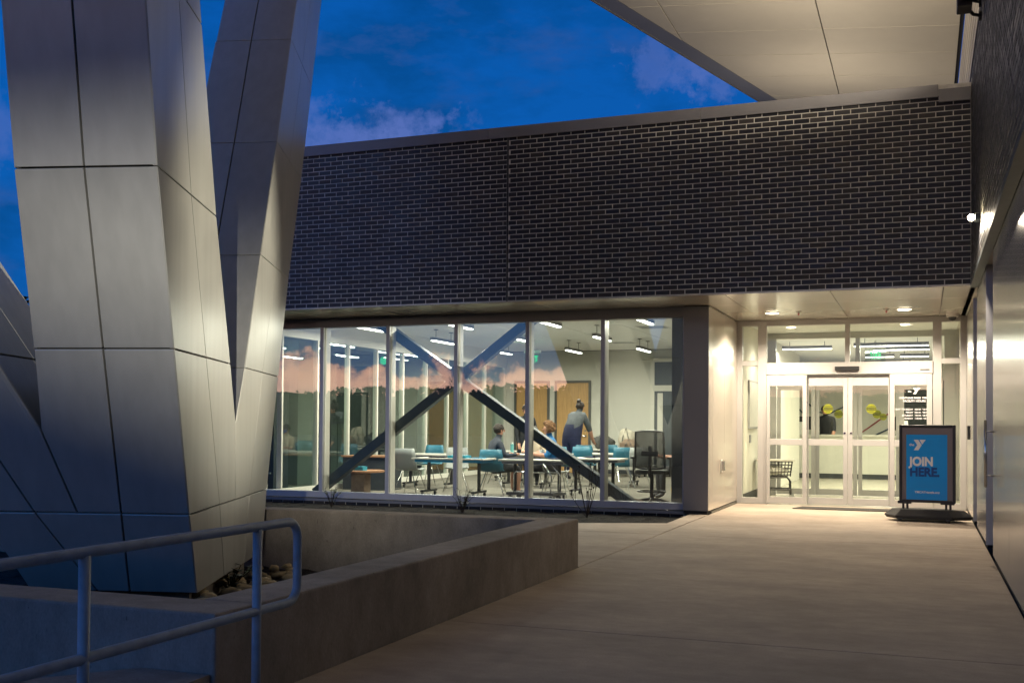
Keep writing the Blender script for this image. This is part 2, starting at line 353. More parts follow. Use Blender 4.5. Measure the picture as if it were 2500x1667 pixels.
mat('sticker_yellow', (0.24, 0.26, 0.008), 0.5)
mat('sticker_olive', (0.16, 0.17, 0.02), 0.5)
mat('teal_paint', (0.03, 0.30, 0.42), 0.6)
mat('line_navy', (0.02, 0.05, 0.10), 0.6); mat('line_red', (0.35, 0.06, 0.07), 0.6)
mat('led_strip', (0.8, 0.8, 0.8), 0.5, emit=(1, 0.98, 0.88), es=9)
mat('led_warm', (0.8, 0.8, 0.8), 0.5, emit=(1, 0.86, 0.62), es=14)
mat('lamp_hot', (0.8, 0.8, 0.8), 0.5, emit=(1, 0.82, 0.50), es=60)
mat('exit_green', (0.0, 0.3, 0.1), 0.5, emit=(0.02, 1.0, 0.35), es=0.6)
mat('white_plastic', (0.7, 0.69, 0.66), 0.4)
mat('bottle', (0.15, 0.42, 0.42), 0.25)
glass('window_glass', (0.92, 0.95, 0.93), 0.085, wav=0.05)
glass('door_glass', (0.98, 0.99, 0.95), 0.03, wav=0.03)
glass('inner_glass', (0.86, 0.92, 0.89), 0.06)

def text(body, name, size, mt, parent=None, M4=None, ext=0.0015, off=0.0, align='LEFT', shear=0.0, xs=1.0):
    cu = bpy.data.curves.new(name, 'FONT'); cu.body = body; cu.size = size; cu.extrude = ext; cu.offset = off; cu.align_x = align; cu.shear = shear
    cu.materials.append(mt); t_ = bpy.data.objects.new(name, cu); C.objects.link(t_); dg = bpy.context.evaluated_depsgraph_get(); dg.update()
    me = bpy.data.meshes.new_from_object(t_.evaluated_get(dg)); bpy.data.objects.remove(t_); o = bpy.data.objects.new(name, me); link(o, parent)
    if M4 is not None: o.matrix_local = M4 @ Matrix.Diagonal((xs, 1, 1, 1))
    return o
def upright(x, y, z, rz=0.0):     # text plane standing up, facing -Y (towards the camera)
    return Matrix.Translation((x, y, z)) @ Matrix.Rotation(rz, 4, 'Z') @ Matrix.Rotation(R(90), 4, 'X')
def lamp(kind, name, loc, energy, color, parent=None, size=0.1, size_y=None, aim=None, spot=60, blend=0.3, radius=0.03, spread=None):
    l = bpy.data.lights.new(name, kind); l.energy = energy; l.color = color
    if kind == 'AREA':
        l.shape = 'RECTANGLE' if size_y else 'DISK'; l.size = size
        if size_y: l.size_y = size_y
        if spread: l.spread = R(spread)
    if kind == 'SPOT': l.spot_size = R(spot); l.spot_blend = blend; l.shadow_soft_size = radius
    if kind == 'POINT': l.shadow_soft_size = radius
    o = bpy.data.objects.new(name, l); link(o, parent); o.location = loc
    if aim is not None:
        o.rotation_euler = (Vector(aim)-Vector(loc)).to_track_quat('-Z', 'Y').to_euler()
    return o
def plate(pts, gap, thick, outward, mt, parent, name='panel'):
    """one cladding panel: polygon inset by half the joint, folded back by its thickness"""
    P = [Vector(p) for p in pts]; n = Vector((0, 0, 0))
    for i in range(len(P)): n += (P[i]).cross(P[(i+1) % len(P)])
    n.normalize()
    if n.dot(Vector(outward)) < 0: P.reverse(); n = -n
    k = len(P); Q = []
    for i in range(k):
        a = (P[i]-P[i-1]).normalized(); b = (P[(i+1) % k]-P[i]).normalized()
        na = n.cross(a); nb = n.cross(b); s = na+nb
        d = max(0.3, 1+na.dot(nb))
        Q.append(P[i] + s*(gap/2)/d)
    c = sum(Q, Vector())/k; b_ = 0.0025
    mb = MB(); q2 = [q + (c-q).normalized()*b_*1.4 for q in Q]
    i0 = 0
    mb.v = [tuple(q) for q in q2] + [tuple(q - n*b_) for q in Q] + [tuple(q - n*thick) for q in Q]
    mb.f = [tuple(range(k))] + [(i, k+i, k+(i+1) % k, (i+1) % k) for i in range(k)] + [(k+i, 2*k+i, 2*k+(i+1) % k, k+(i+1) % k) for i in range(k)] + [tuple(2*k+i for i in reversed(range(k)))]
    mb.m = [0]*len(mb.f)
    return mb.build(name, mt, parent)

# =================================================================== SETTING: ground, paving
g = MB(); g.poly([(-400, -400, -0.62), (400, -400, -0.62), (400, 400, -0.62), (-400, 400, -0.62)]); g.build('ground', M['lawn'])['kind'] = 'structure'
bed = MB(); bed.box(-16, 3.0, -8, 18.36, -0.5, -0.15); bed.build('paving_base', M['soil'])['kind'] = 'structure'
pv = empty('pavement'); pv['kind'] = 'structure'
def slab(x0, x1, y0, y1): 
    g = 0.005
    return MB().box(x0+g, x1-g, y0+g, y1-g, -0.148, 0.0).build('slab', M['concrete_pave'], pv, bevel=0.004)
slab(-2.92, 0.64, -7.9, -1.2); slab(-2.92, 0.64, -1.2, 6.48); slab(-2.92, 0.64, 6.48, 12.62); slab(-2.92, 0.64, 12.62, 18.30)
slab(-7.5, -2.92, 9.40, 12.62)
MB().prism([(-7.5, 12.628, -0.148), (-2.93, 12.628, -0.148), (-2.93, 15.70, -0.148), (-3.19, 15.70, -0.148), (-3.17, 14.10, -0.148), (-4.30, 13.62, -0.148), (-7.5, 13.60, -0.148)], (0, 0, 0.148)).build('slab', M['concrete_pave'], pv)
def rough_sheet(name, x0, x1, y0, y1, z, amp, step, mt, sc=5.0):
    nx = max(2, int((x1-x0)/step)); ny = max(2, int((y1-y0)/step)); mb = MB()
    for j in range(ny+1):
        for i in range(nx+1):
            x = x0+(x1-x0)*i/nx; y = y0+(y1-y0)*j/ny
            mb.v.append((x, y, z + amp*(noise.noise(Vector((x*sc, y*sc, z))) + 0.5*noise.noise(Vector((x*sc*3, y*sc*3, 2))))))
    for j in range(ny):
        for i in range(nx):
            a = j*(nx+1)+i; mb.f.append((a, a+1, a+nx+2, a+nx+1)); mb.m.append(0)
    return mb.build(name, mt)
tag(rough_sheet('mulch_bed', -14.2, -3.2, 13.60, 15.86, -0.06, 0.02, 0.05, M['soil'], 9), None, None, None, 'structure')
tag(rough_sheet('planter_soil', -10.0, -3.2, 4.34, 9.14, -0.14, 0.03, 0.07, M['soil'], 6), None, None, None, 'structure')
pad = MB(); pad.prism([(-3.32, 4.0, -0.3), (-2.945, 4.0, -0.3), (-2.90, 3.0, -0.3), (-4.1, 3.0, -0.3)], (0, 0, 0.47)); pad.build('footing_slab', M['concrete_wall'])['kind'] = 'structure'

# =================================================================== planter wall
pw = empty('planter_wall', (0, 0, 0), 0, 'low board-marked concrete wall boxing in the planter below the slanted metal legs', 'wall')
zt = 0.436
MB().box(-3.235, -2.925, 4.33, 9.39, -0.14, zt).build('side_run', M['concrete_wall'], pw, bevel=0.012)
MB().box(-11, -2.927, 4.01, 4.33, -0.6, zt-0.0005).build('front_run', M['concrete_wall'], pw, bevel=0.012)
MB().box(-11, -3.24, 9.12, 9.387, -0.6, zt-0.001).build('back_run', M['concrete_wall'], pw, bevel=0.012)

# =================================================================== facade brickwork
BW, BH, J = 0.2032, 0.0677, 0.0115
def brick_mesh(w=BW, h=BH, d=0.09):
    b = 0.003; x, z = (w-J)/2, (h-J)/2; mb = MB()
    mb.v = [(-x+b, -0.0, -z+b), (x-b, 0, -z+b), (x-b, 0, z-b), (-x+b, 0, z-b), (-x, b, -z), (x, b, -z), (x, b, z), (-x, b, z), (-x, 0.03, -z), (x, 0.03, -z), (x, 0.03, z), (-x, 0.03, z)]
    mb.f = [(0, 1, 2, 3)] + [(i, 4+i, 4+(i+1) % 4, (i+1) % 4) for i in range(4)] + [(4+i, 8+i, 8+(i+1) % 4, 4+(i+1) % 4) for i in range(4)]
    mb.f = [tuple(reversed(f)) if False else f for f in mb.f]; mb.m = [0]*len(mb.f); return mb
fb = empty('brick_facade', (0, 14.4, 3.055), 0, 'dark brick upper wall with pale mortar joints above the window band and entrance', 'wall')
Z0, Z1 = 3.058, 5.412
XL, XR = -14.2, 0.548
BX = MB(); BX.box(XL, XR, 0.0035, 0.16, 0.0, 2.50); BX.build('mortar_bed', M['mortar'], fb)
ncr = int(round((Z1-Z0)/BH)); cells = []
for r in range(ncr):
    z = Z0 + BH*(r+0.5) - 3.055
    x = XR - (0.0 if r % 2 else BW/2)
    if r % 2 == 0: cells.append((XR-BW/4, z, 0.5))
    while x-BW > XL:
        cells.append((x-BW/2, z, 1.0)); x -= BW
EXJ = -5.581
def near(c): return (c[0]-0)**2 + 14.4**2 + (c[1]+3.055-1.28)**2
full = [c for c in cells if c[2] == 1.0 and not (abs(c[0]-EXJ) < BW/2+0.01)]
# a soldier gap: bricks cut at the expansion joint
full.sort(key=near); nearset = full[:300]; rest = full[300:]
bm0 = brick_mesh().mesh('brick', M['brick'])
rnd = random.Random(3)
for (x, z, w) in nearset:
    o = bpy.data.objects.new('brick', bm0); link(o, fb); o.location = (x+rnd.uniform(-.0015, .0015), rnd.uniform(-.0015, .001), z+rnd.uniform(-.001, .001)); o.rotation_euler = (0, 0, rnd.uniform(-.003, .003))
mb = MB(); tmpl = brick_mesh()
def add_brick(mb, x, y, z, w=1.0, T=None):
    i = len(mb.v)
    for (a, b, c) in tmpl.v:
        a = a*w if w == 1 else (a/abs(a))*(BW*w-J)/2 if abs(a) > 1e-6 else a
        p = Vector((x+a, y+b, z+c)); mb.v.append(tuple(T @ p if T is not None else p))
    for f in tmpl.f: mb.f.append(tuple(i+k for k in f)); mb.m.append(0)
for (x, z, w) in rest: add_brick(mb, x, rnd.uniform(-.003, .002), z)
for (x, z, w) in [c for c in cells if c[2] < 1]: add_brick(mb, x, 0, z, 0.5)
for (x, z, w) in [c for c in cells if c[2] == 1 and abs(c[0]-EXJ) < BW/2+0.01]:
    l = EXJ-0.012-(x-BW/2); r_ = (x+BW/2)-(EXJ+0.012)
    if l > 0.03: add_brick(mb, x-BW/2+l/2, 0, z, l/BW+0.02)
    if r_ > 0.03: add_brick(mb, x+BW/2-r_/2, 0, z, r_/BW+0.02)
o = mb.build('brick_courses', M['brick'], fb); o['kind'] = 'stuff'
MB().box(EXJ-0.011, EXJ+0.011, -0.001, 0.03, 0.0, 2.36).build('expansion_joint', M['gasket'], fb)
MB().box(XL, XR, -0.002, 0.012, -0.012, 0.001).build('lintel_angle', M['soffit_metal'], fb)
# coping: long lengths and the stepped-down end piece by the corner
def coping(x0, x1, zb, zt_):
    return MB().box(x0+0.002, x1-0.002, -0.028, 0.34, zb, zt_).box(x0+0.002, x1-0.002, -0.036, -0.026, zb-0.012, zb+0.012).build('coping', M['coping'], fb, bevel=0.003)
for a, b in ((-14.2, -11.9), (-11.9, -8.96), (-8.96, -5.871), (-5.871, -2.8), (-2.8, 0.172)): coping(a, b, 2.355, 2.503)
MB().box(0.174, 0.545, -0.032, 0.30, 2.285, 2.44).box(0.174, 0.545, -0.040, -0.030, 2.272, 2.296).build('coping', M['coping'], fb, bevel=0.003)

# right-hand brick wall running towards the camera
rw = empty('side_brick_wall', (0.55, 0, 3.055), 0, 'dark brick wall running along the right edge above the metal panels', 'wall')
YN = -4.0
MB().box(0.004, 0.16, YN, 26, 0.0, 2.58).build('mortar_bed', M['mortar'], rw)
mb = MB(); T = Matrix.Rotation(R(90), 4, 'Z') @ Matrix.Identity(4)
for r in range(38):
    y = 26.0 if r < 0 else 14.4 - (BW/2 if r % 2 else 0); z = BH*(r+0.5)
    while y-BW > YN:
        jx = rnd.uniform(-.0012, .0012)
        i = len(mb.v); yc = y-BW/2
        for (a, b, c) in tmpl.v: mb.v.append((b+jx, yc-a, z+c))
        for f in tmpl.f: mb.f.append(tuple(i+k for k in f)); mb.m.append(0)
        y -= BW
o = mb.build('brick_courses', M['brick'], rw); o['kind'] = 'stuff'
MB().box(-0.012, 0.075, YN, 14.38, -0.045, -0.002).build('shelf_angle', M['steel_dark'], rw)
# clerestory cladding above it, horizontal ribs
cl = empty('ribbed_clerestory', (0.60, 0, 5.64), 0, 'cream ribbed metal siding between the side brick wall and the canopy', 'wall')
MB().box(0.05, 0.12, YN, 26, 0.0, 2.5).build('backing', M['panel_core'], cl)
for k in range(9):
    z = 0.01+k*0.232
    MB().prism([(0.0, YN, z+0.012), (0.05, YN, z), (0.05, YN, z+0.222), (0.035, YN, z+0.222), (0.0, YN, z+0.17)], (0, 30, 0)).build('slat', M['canopy_panel'], cl)
MB().box(-0.06, 0.05, YN, 26, -0.01, 0.03).build('sill_trim', M['coping'], cl)

# =================================================================== canopy
cn = empty('entrance_canopy', (0, 0, 7.72), 0, 'broad pale panelled canopy soffit tilting up over the entrance court', 'canopy')
cs, ck = 0.1275, 0.091          # rise per metre going left, skew of the joints
def cz(x): return 7.74 + cs*(0.56-x)
ex = lambda y: -2.953 + (y-23.168)*(1.934/5.784)     # free edge
inner = []
rows = [17.30-1.31*k for k in range(16, 0, -1)] + [17.30+1.31*k for k in range(0, 6)]
xs_ = [0.545, -1.60, -4.14, -6.68, -9.22, -11.8]
def clip(poly):
    """keep the part right of the free edge"""
    out = []
    f = lambda p: p[0]-(ex(p[1])+0.05)
    for i in range(len(poly)):
        a, b = poly[i-1], poly[i]; fa, fb_ = f(a), f(b)
        if (fa >= 0) != (fb_ >= 0):
            t = fa/(fa-fb_); out.append((a[0]+(b[0]-a[0])*t, a[1]+(b[1]-a[1])*t))
        if fb_ >= 0: out.append(b)
    return out
for i in range(len(rows)-1):
    for j in range(len(xs_)-1):
        xa, xb = xs_[j], xs_[j+1]
        q = [(xa, rows[i]+ck*(0.56-xa)), (xb, rows[i]+ck*(0.56-xb)), (xb, rows[i+1]+ck*(0.56-xb)), (xa, rows[i+1]+ck*(0.56-xa))]
        q = clip(q)
        if len(q) < 3: continue
        ar = abs(sum(q[k-1][0]*q[k][1]-q[k][0]*q[k-1][1] for k in range(len(q))))/2
        if ar < 0.02: continue
        plate([(x, y, cz(x)-7.72) for x, y in q], 0.018, 0.03, (0, 0, -1), M['canopy_panel'], cn, 'soffit_panel')
ya, yb = rows[0], rows[-1]+0.9
core = MB(); core.prism([(0.6, ya, cz(0.6)-7.72+0.028), (ex(ya)+0.06, ya, cz(ex(ya))-7.72+0.028), (ex(yb)+0.06, yb, cz(ex(yb))-7.72+0.028), (0.6, yb, cz(0.6)-7.72+0.028)], (0, 0, 0.5)); core.build('deck', M['panel_core'], cn)
fa = MB(); dd = Vector((-0.40, 0.0, 0.045)); e0 = Vector((ex(ya)+0.04, ya, cz(ex(ya))-7.72)); e1 = Vector((ex(yb)+0.04, yb, cz(ex(yb))-7.72))
fa.prism([e0, e0+dd, e0+dd+Vector((0.05, 0, 0.45)), e0+Vector((0.02, 0, 0.5))], e1-e0); fa.build('fascia', M['fascia_metal'], cn)
fa = MB(); fa.prism([e0+dd+Vector((-0.035, 0, -0.012)), e0+dd+Vector((-0.002, 0, -0.012)), e0+dd+Vector((-0.002, 0, 0.2)), e0+dd+Vector((-0.035, 0, 0.2))], e1-e0); fa.build('drip_edge', M['coping'], cn)

# =================================================================== entrance recess
SZ = 3.055
so = empty('entrance_soffit', (0, 0, SZ), 0, 'glossy beige metal soffit over the windows and sliding doors', 'soffit')
xj = [0.62, 0.237, -1.142, -2.506]
for a, b in zip(xj[:-1], xj[1:]):
    plate([(a, 14.42, 0), (b, 14.42, 0), (b, 15.86, 0), (a, 15.86, 0)], 0.008, 0.02, (0, 0, -1), M['soffit_metal'], so, 'soffit_panel')
    plate([(a, 15.86, 0), (b, 15.86, 0), (b, 18.36, 0), (a, 18.36, 0)], 0.008, 0.02, (0, 0, -1), M['soffit_metal'], so, 'soffit_panel')
plate([(-2.506, 15.86, 0), (-2.94, 15.86, 0), (-2.94, 18.36, 0), (-2.506, 18.36, 0)], 0.008, 0.02, (0, 0, -1), M['soffit_metal'], so, 'soffit_panel')
x = -2.506
while x > -14:
    b = x-1.372
    plate([(x, 14.42, 0), (b, 14.42, 0), (b, 15.86, 0), (x, 15.86, 0)], 0.008, 0.02, (0, 0, -1), M['soffit_metal'], so, 'soffit_panel'); x = b
MB().box(-14.2, 0.62, 14.42, 15.9, 0.018, 0.4).box(-2.95, 0.62, 15.9, 18.37, 0.018, 0.4).build('backing', M['panel_core'], so)
# roof slab of the low wing closes the building behind the brick band
MB().box(-14.2, 0.7, 14.57, 34, 3.46, 5.30).build('roof', M['coping'])['kind'] = 'structure'

cp = empty('corner_pier', (-2.93, 15.73, 0), 0, 'grey metal clad pier between the big window and the bright entrance recess', 'pier')
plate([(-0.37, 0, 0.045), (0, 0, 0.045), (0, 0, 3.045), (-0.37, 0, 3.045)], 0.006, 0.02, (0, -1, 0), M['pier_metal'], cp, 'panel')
for (a, b) in ((0.004, 0.34), (0.34, 1.35), (1.35, 2.60)):
    plate([(0.0, a, 0.045), (0.0, b, 0.045), (0.0, b, 3.045), (0.0, a, 3.045)], 0.005, 0.02, (1, 0, 0), M['soffit_metal'], cp, 'panel')
MB().box(-0.365, -0.018, 0.018, 2.6, 0.0, 3.05).build('core', M['panel_core'], cp)
oc = empty('outlet_cover', (-2.93, 16.80, 0.60), 0, 'small silver weatherproof outlet box on the left recess wall', 'outlet')
MB().box(0.0, 0.055, -0.05, 0.05, 0, 0.15).build('cover', M['chrome'], oc, bevel=0.006)
MB().box(0.0, 0.01, -0.07, 0.07, -0.03, 0.17).build('plate', M['white_plastic'], oc)

# metal clad wall on the right with its two doorway slots
rm = empty('metal_side_wall', (0.63, 0, 0), 0, 'glossy beige metal panelled wall running along the right edge of the walk', 'wall')
def rpan(y0, y1, z0=0.05, z1=3.045): return plate([(0, y0, z0), (0, y1, z0), (0, y1, z1), (0, y0, z1)], 0.006, 0.02, (-1, 0, 0), M['wall_metal'], rm, 'panel')
for a, b in ((14.78-0.30, 14.78), (12.71, 13.1), (13.1, 14.48), (15.90, 16.2), (16.2, 18.36), (10.85, 11.44), (9.35, 10.85), (7.85, 9.35), (6.35, 7.85), (4.85, 6.35), (3.3, 4.85), (1.8, 3.3), (0.3, 1.8), (-1.2, 0.3), (-2.7, -1.2)): rpan(a, b)
MB().box(0.018, 0.30, -4, 11.438, 0.0, 3.05).box(0.018, 0.30, 12.73, 14.775, 0.0, 3.05).box(0.018, 0.30, 15.92, 18.36, 0.0, 3.05).box(0.20, 0.34, 11.3, 18.3, 0.0, 3.05).build('core', M['panel_core'], rm)
MB().box(0.002, 0.30, 12.712, 12.730, 0.03, 3.05).box(0.002, 0.30, 15.902, 15.92, 0.03, 3.05).build('jamb', M['alu'], rm)
MB().box(0.19, 0.199, 11.44, 12.71, 0.03, 3.04).box(0.19, 0.199, 14.78, 15.9, 0.03, 3.04).build('recess_back', M['wall_metal'], rm)
MB().box(-0.08, 0.30, -4, 14.42, 3.052, 3.07).build('soffit_strip', M['soffit_metal'], rm)
MB().tube([(-0.075, 11.27, 0.72), (-0.075, 11.27, 1.36)], 0.014, 10).tube([(-0.075, 11.27, 0.83), (0.0, 11.27, 0.83)], 0.009, 8).tube([(-0.075, 11.27, 1.25), (0.0, 11.27, 1.25)], 0.009, 8).build('pull_handle', M['chrome'], rm, smooth=True)
cr_ = empty('card_reader', (0.615, 16.9, 1.22), 0, 'small black card reader on the bright right wall of the recess', 'card reader')
MB().box(-0.025, 0.012, -0.05, 0.05, -0.1, 0.1).build('housing', M['blk'], cr_, bevel=0.008)

# wall lamp, floodlights
sc_ = empty('wall_lamp', (0.55, 12.14, 3.47), 0, 'small glowing wall lamp low on the dark side brick wall', 'lamp')
MB().cyl((-0.02, 0, 0), 0.05, 0.06, 16, axis='x').build('housing', M['steel_dark'], sc_, smooth=False)
o = bpy.data.objects.new('bulb', MB().blob((0, 0, 0), 0.038, n=2, amp=0).mesh('bulb', M['lamp_hot'], True)); link(o, sc_); o.location = (-0.085, 0, 0)
lamp('SPOT', 'lamp_light', (-0.13, 0, -0.03), P_SCONCE, WARM, sc_, aim=(-0.6, -0.2, -3), spot=168, blend=0.25, radius=0.04)
lamp('SPOT', 'lamp_throw', (-0.13, -0.02, 0.0), P_THROW, (1, 0.90, 0.66), sc_, aim=(-5.95, -4.3, -0.75), spot=35, blend=0.7, radius=0.03)
lamp('SPOT', 'lamp_wash', (-0.07, 0.05, 0.02), 3, WARM, sc_, aim=(0.05, 0.5, -0.6), spot=80, blend=0.5, radius=0.02)

fl = empty('floodlight', (0.55, 11.75, 5.52), 0, 'black twin floodlight on brackets at the top of the side brick wall', 'floodlight')
MB().box(-0.24, -0.10, -0.25, 0.0, -0.06, 0.16).box(-0.22, -0.12, -0.55, -0.28, -0.02, 0.18).build('head', M['blk'], fl, bevel=0.012)
MB().tube([(0.0, 0.15, 0.10), (-0.08, 0.08, 0.1), (-0.17, -0.1, 0.08)], 0.018, 8).tube([(0.0, 0.15, -0.04), (-0.08, 0.08, -0.04), (-0.17, -0.1, 0.0)], 0.018, 8).cyl((-0.01, 0.15, 0.1), 0.05, 0.03, 12, axis='x').cyl((-0.01, 0.15, -0.04), 0.05, 0.03, 12, axis='x').build('bracket', M['blk'], fl)
lamp('SPOT', 'flood_light', (-0.30, -0.10, 0.20), P_FLOOD, WARM, fl, aim=(-2.2, 2.6, 3.0), spot=110, blend=0.9, radius=0.12)

for y, l in ((16.9, 'roof floodlight just behind the parapet corner'), (21.0, 'roof floodlight farther back behind the parapet')):
    e = empty('roof_floodlight', (-1.9, y, 5.32), 0, l, 'floodlight'); MB().box(-0.12, 0.12, -0.1, 0.1, -0.02, 0.12).build('head', M['blk'], e); lamp('SPOT', 'flood_light', (-0.02, 0, 0.16), P_ROOF, WARM, e, aim=(0.5, 0.8, 3), spot=165, blend=0.9, radius=0.2)
e = empty('floodlight', (0.55, 4.2, 5.52), 0, 'floodlight at the top of the side brick wall nearer the street', 'floodlight'); MB().box(-0.24, -0.05, -0.2, 0.2, -0.06, 0.16).build('head', M['blk'], e, bevel=0.01); lamp('SPOT', 'flood_light', (-0.30, 0, 0.22), P_FLOOD*0.25, WARM, e, aim=(-2.5, 1.0, 3.0), spot=130, blend=0.9, radius=0.12)

# =================================================================== sliding entrance
DY = 18.36
se = empty('sliding_entrance', (0, DY, 0), 0, 'bright aluminium framed automatic sliding doors with sidelights and transoms', 'doors')
F_ = MB(); yf0, yf1 = -0.03, 0.10
def fr(x0, x1, z0, z1, y0=yf0, y1=yf1): F_.box(x0, x1, y0, y1, z0, z1)
fr(-2.934, -2.848, 0.0, 3.05); fr(-2.59, -2.448, 0.0, 3.05); fr(0.137, 0.269, 0.0, 3.05); fr(0.539, 0.63, 0.0, 3.05)
fr(-2.848, -2.59, 2.965, 3.05); fr(-2.848, -2.59, 2.30, 2.385); fr(-2.848, -2.59, 0.0, 0.10)
fr(0.269, 0.539, 2.965, 3.05); fr(0.269, 0.539, 2.30, 2.385); fr(0.269, 0.539, 0.0, 0.10)
fr(-2.448, 0.137, 2.965, 3.05); fr(-2.448, 0.137, 2.15, 2.345, -0.07, 0.12)
fr(-1.195, -1.119, 2.345, 2.965)
F_.build('frame', M['alu_light'], se, bevel=0.004)
def pane(name, x0, x1, z0, z1, y, mt, parent, th=0.008): return MB().box(x0, x1, y, y+th, z0, z1).build(name, mt, parent)
for (x0, x1, z0, z1) in ((-2.848, -2.59, 0.10, 2.30), (-2.848, -2.59, 2.385, 2.965), (0.269, 0.539, 0.10, 2.30), (0.269, 0.539, 2.385, 2.965), (-2.448, -1.195, 2.345, 2.965), (-1.119, 0.137, 2.345, 2.965)):
    pane('pane', x0, x1, z0, z1, 0.03, M['door_glass'], se)
def leaf(x0, x1, y, sl, sr):
    L_ = MB(); st = 0.05
    L_.box(x0, x0+sl, y-0.02, y+0.02, 0.02, 2.14).box(x1-sr, x1, y-0.02, y+0.02, 0.02, 2.14)
    L_.box(x0+sl, x1-sr, y-0.02, y+0.02, 0.02, 0.13).box(x0+sl, x1-sr, y-0.02, y+0.02, 1.96, 2.14).box(x0+sl, x1-sr, y-0.02, y+0.02, 0.985, 1.085)
    o = L_.build('door_leaf', M['alu_light'], se, bevel=0.003)
    pane('pane', x0+sl, x1-sr, 0.13, 0.985, y-0.003, M['door_glass'], o); pane('pane', x0+sl, x1-sr, 1.085, 1.96, y-0.003, M['door_glass'], o)
    return o
lf1 = leaf(-2.44, -1.795, -0.045, 0.055, 0.065); lf2 = leaf(-1.79, -1.154, 0.035, 0.02, 0.07)
lf3 = leaf(-1.148, -0.51, 0.035, 0.07, 0.02); lf4 = leaf(-0.505, 0.13, -0.045, 0.075, 0.08)
MB().box(-0.19, 0.19, -0.125, -0.072, -0.035, 0.035).build('motion_sensor', M['blk'], se, loc=(-1.158, 0, 2.235), bevel=0.008)
MB().box(-0.30+0.2, 0.14-0.1, -0.08, -0.072, 2.20, 2.215).build('key_plate', M['steel_dark'], se, loc=(0.05, 0, 0))
for x in (-1.20, -1.10): MB().cyl((x, 0.012 if True else 0, 1.19), 0.016, 0.02, 12, axis='y').build('lock', M['chrome'], se)
def sticker(x, z, y, s=1.0, c='sticker_yellow', c2='sticker_olive'):
    e = empty('caution_sticker', (x, DY+y, z), 0)
    MB().cyl((0, 0, 0), 0.078*s, 0.002, 28, axis='y').build('disc', M[c], e)
    MB().box(-0.072*s, 0.072*s, -0.003, -0.001, -0.022*s, 0.024*s).build('band', M['blk'], e)
    text('CAUTION', 'lettering', 0.036*s, M[c], e, upright(0, -0.0045, -0.012*s), 0.0004, 0.0006, 'CENTER')
    text('AUTOMATIC', 'lettering', 0.020*s, M['blk'], e, upright(0, -0.003, 0.036*s), 0.0004, 0.0004, 'CENTER')
    text('DOOR', 'lettering', 0.024*s, M['blk'], e, upright(0, -0.003, -0.055*s), 0.0004, 0.0006, 'CENTER')
    return e
G = 'round yellow caution stickers on the glass doors'
tag(sticker(-1.462, 1.585, 0.028), 'large round yellow caution sticker on the left sliding leaf, in front of the clerk', 'sticker', G)
tag(sticker(-0.79, 1.585, 0.028), 'large round yellow caution sticker on the right sliding leaf', 'sticker', G)
st = empty('opening_hours', (-0.155, DY-0.052, 1.0), 0, 'white opening hours lettering on the far right door glass above the poster stand', 'lettering')
def ylogo(s, mt, parent, x, y, z, name='logo'):
    a = MB(); k = s
    P1 = [(0, 1), (0.42, 1), (0.80, 0.42), (0.55, 0), (0.13, 0), (0.40, 0.42)]
    P2 = [(0.52, 1), (1.08, 1), (0.76, 0.56)]
    P1 = [(0.0, 1.0), (0.40, 1.0), (0.72, 0.50), (0.42, 0.0), (0.0, 0.0), (0.32, 0.50)]
    for P in (P1, P2): a.prism([(x+px*k, y, z+pz*k) for px, pz in reversed(P)], (0, 0.002, 0))
    return a.build(name, mt, parent)
ylogo(0.10, M['print_white'], st, 0.0, 0, 0.82)
text('the', 'lettering', 0.04, M['print_white'], st, upright(-0.05, 0, 0.85), 0.0005, 0.0008, 'CENTER')
for i, (t, s_) in enumerate((('CHATHAM PARK YMCA', 0.044), ('FACILITY HOURS', 0.044))): text(t, 'lettering', s_, M['print_white'], st, upright(0.02, 0, 0.745-0.05*i), 0.0005, 0.0012, 'CENTER')
for i, (a, b) in enumerate((('MONDAY - THURSDAY', '5:00 AM - 9:00 PM'), ('FRIDAY', '5:00 AM - 8:00 PM'), ('SATURDAY', '7:00 AM - 6:00 PM'), ('SUNDAY', '11:00 AM - 6:00 PM'))):
    text(a, 'lettering', 0.036, M['print_white'], st, upright(0.0, 0, 0.565-0.048*i), 0.0005, 0.001, 'RIGHT', xs=0.9)
    text(b, 'lettering', 0.036, M['print_white'], st, upright(0.025, 0, 0.565-0.048*i), 0.0005, 0.001, 'LEFT', xs=0.72)

for k, (x, y) in enumerate(((-2.198, 17.08), (-0.267, 17.11))):
    d = empty('downlight', (x, y, SZ), 0, ('round recessed downlight in the soffit over the left sidelight', 'round recessed downlight in the soffit over the poster stand')[k], 'downlight', 'recessed downlights over the doors')
    MB().cyl((0, 0, -0.004), 0.115, 0.012, 24).build('trim', M['white_plastic'], d); MB().cyl((0, 0, -0.012), 0.094, 0.006, 24).build('lens', M['led_warm'], d)
    lamp('SPOT', 'downlight_lamp', (0, 0, -0.03), P_DOWN, WARM, d, aim=(0, 0.25, -3), spot=146, blend=0.6, radius=0.06)
for x, l in ((-1.80, 'small white sprinkler head right of the left downlight'), (-0.52, 'small white sprinkler head left of the right downlight')):
    d = empty('sprinkler', (x, 17.1, SZ), 0, l, 'sprinkler', 'sprinkler heads in the entrance soffit'); MB().cyl((0, 0, -0.006), 0.045, 0.012, 16).build('plate', M['white_plastic'], d); MB().cyl((0, 0, -0.03), 0.012, 0.04, 8).build('head', M['line_red'], d)
cm = empty('dome_camera', (0.42, 18.05, SZ), 0, 'white dome security camera in the right corner of the entrance soffit', 'camera')
MB().cyl((0, 0, -0.025), 0.085, 0.05, 20, r2=0.095).build('base', M['white_plastic'], cm, smooth=False)
o = bpy.data.objects.new('dome', MB().blob((0, 0, 0), 0.06, n=3, amp=0).mesh('dome', M['blk'], True)); link(o, cm); o.location = (0, 0, -0.05)
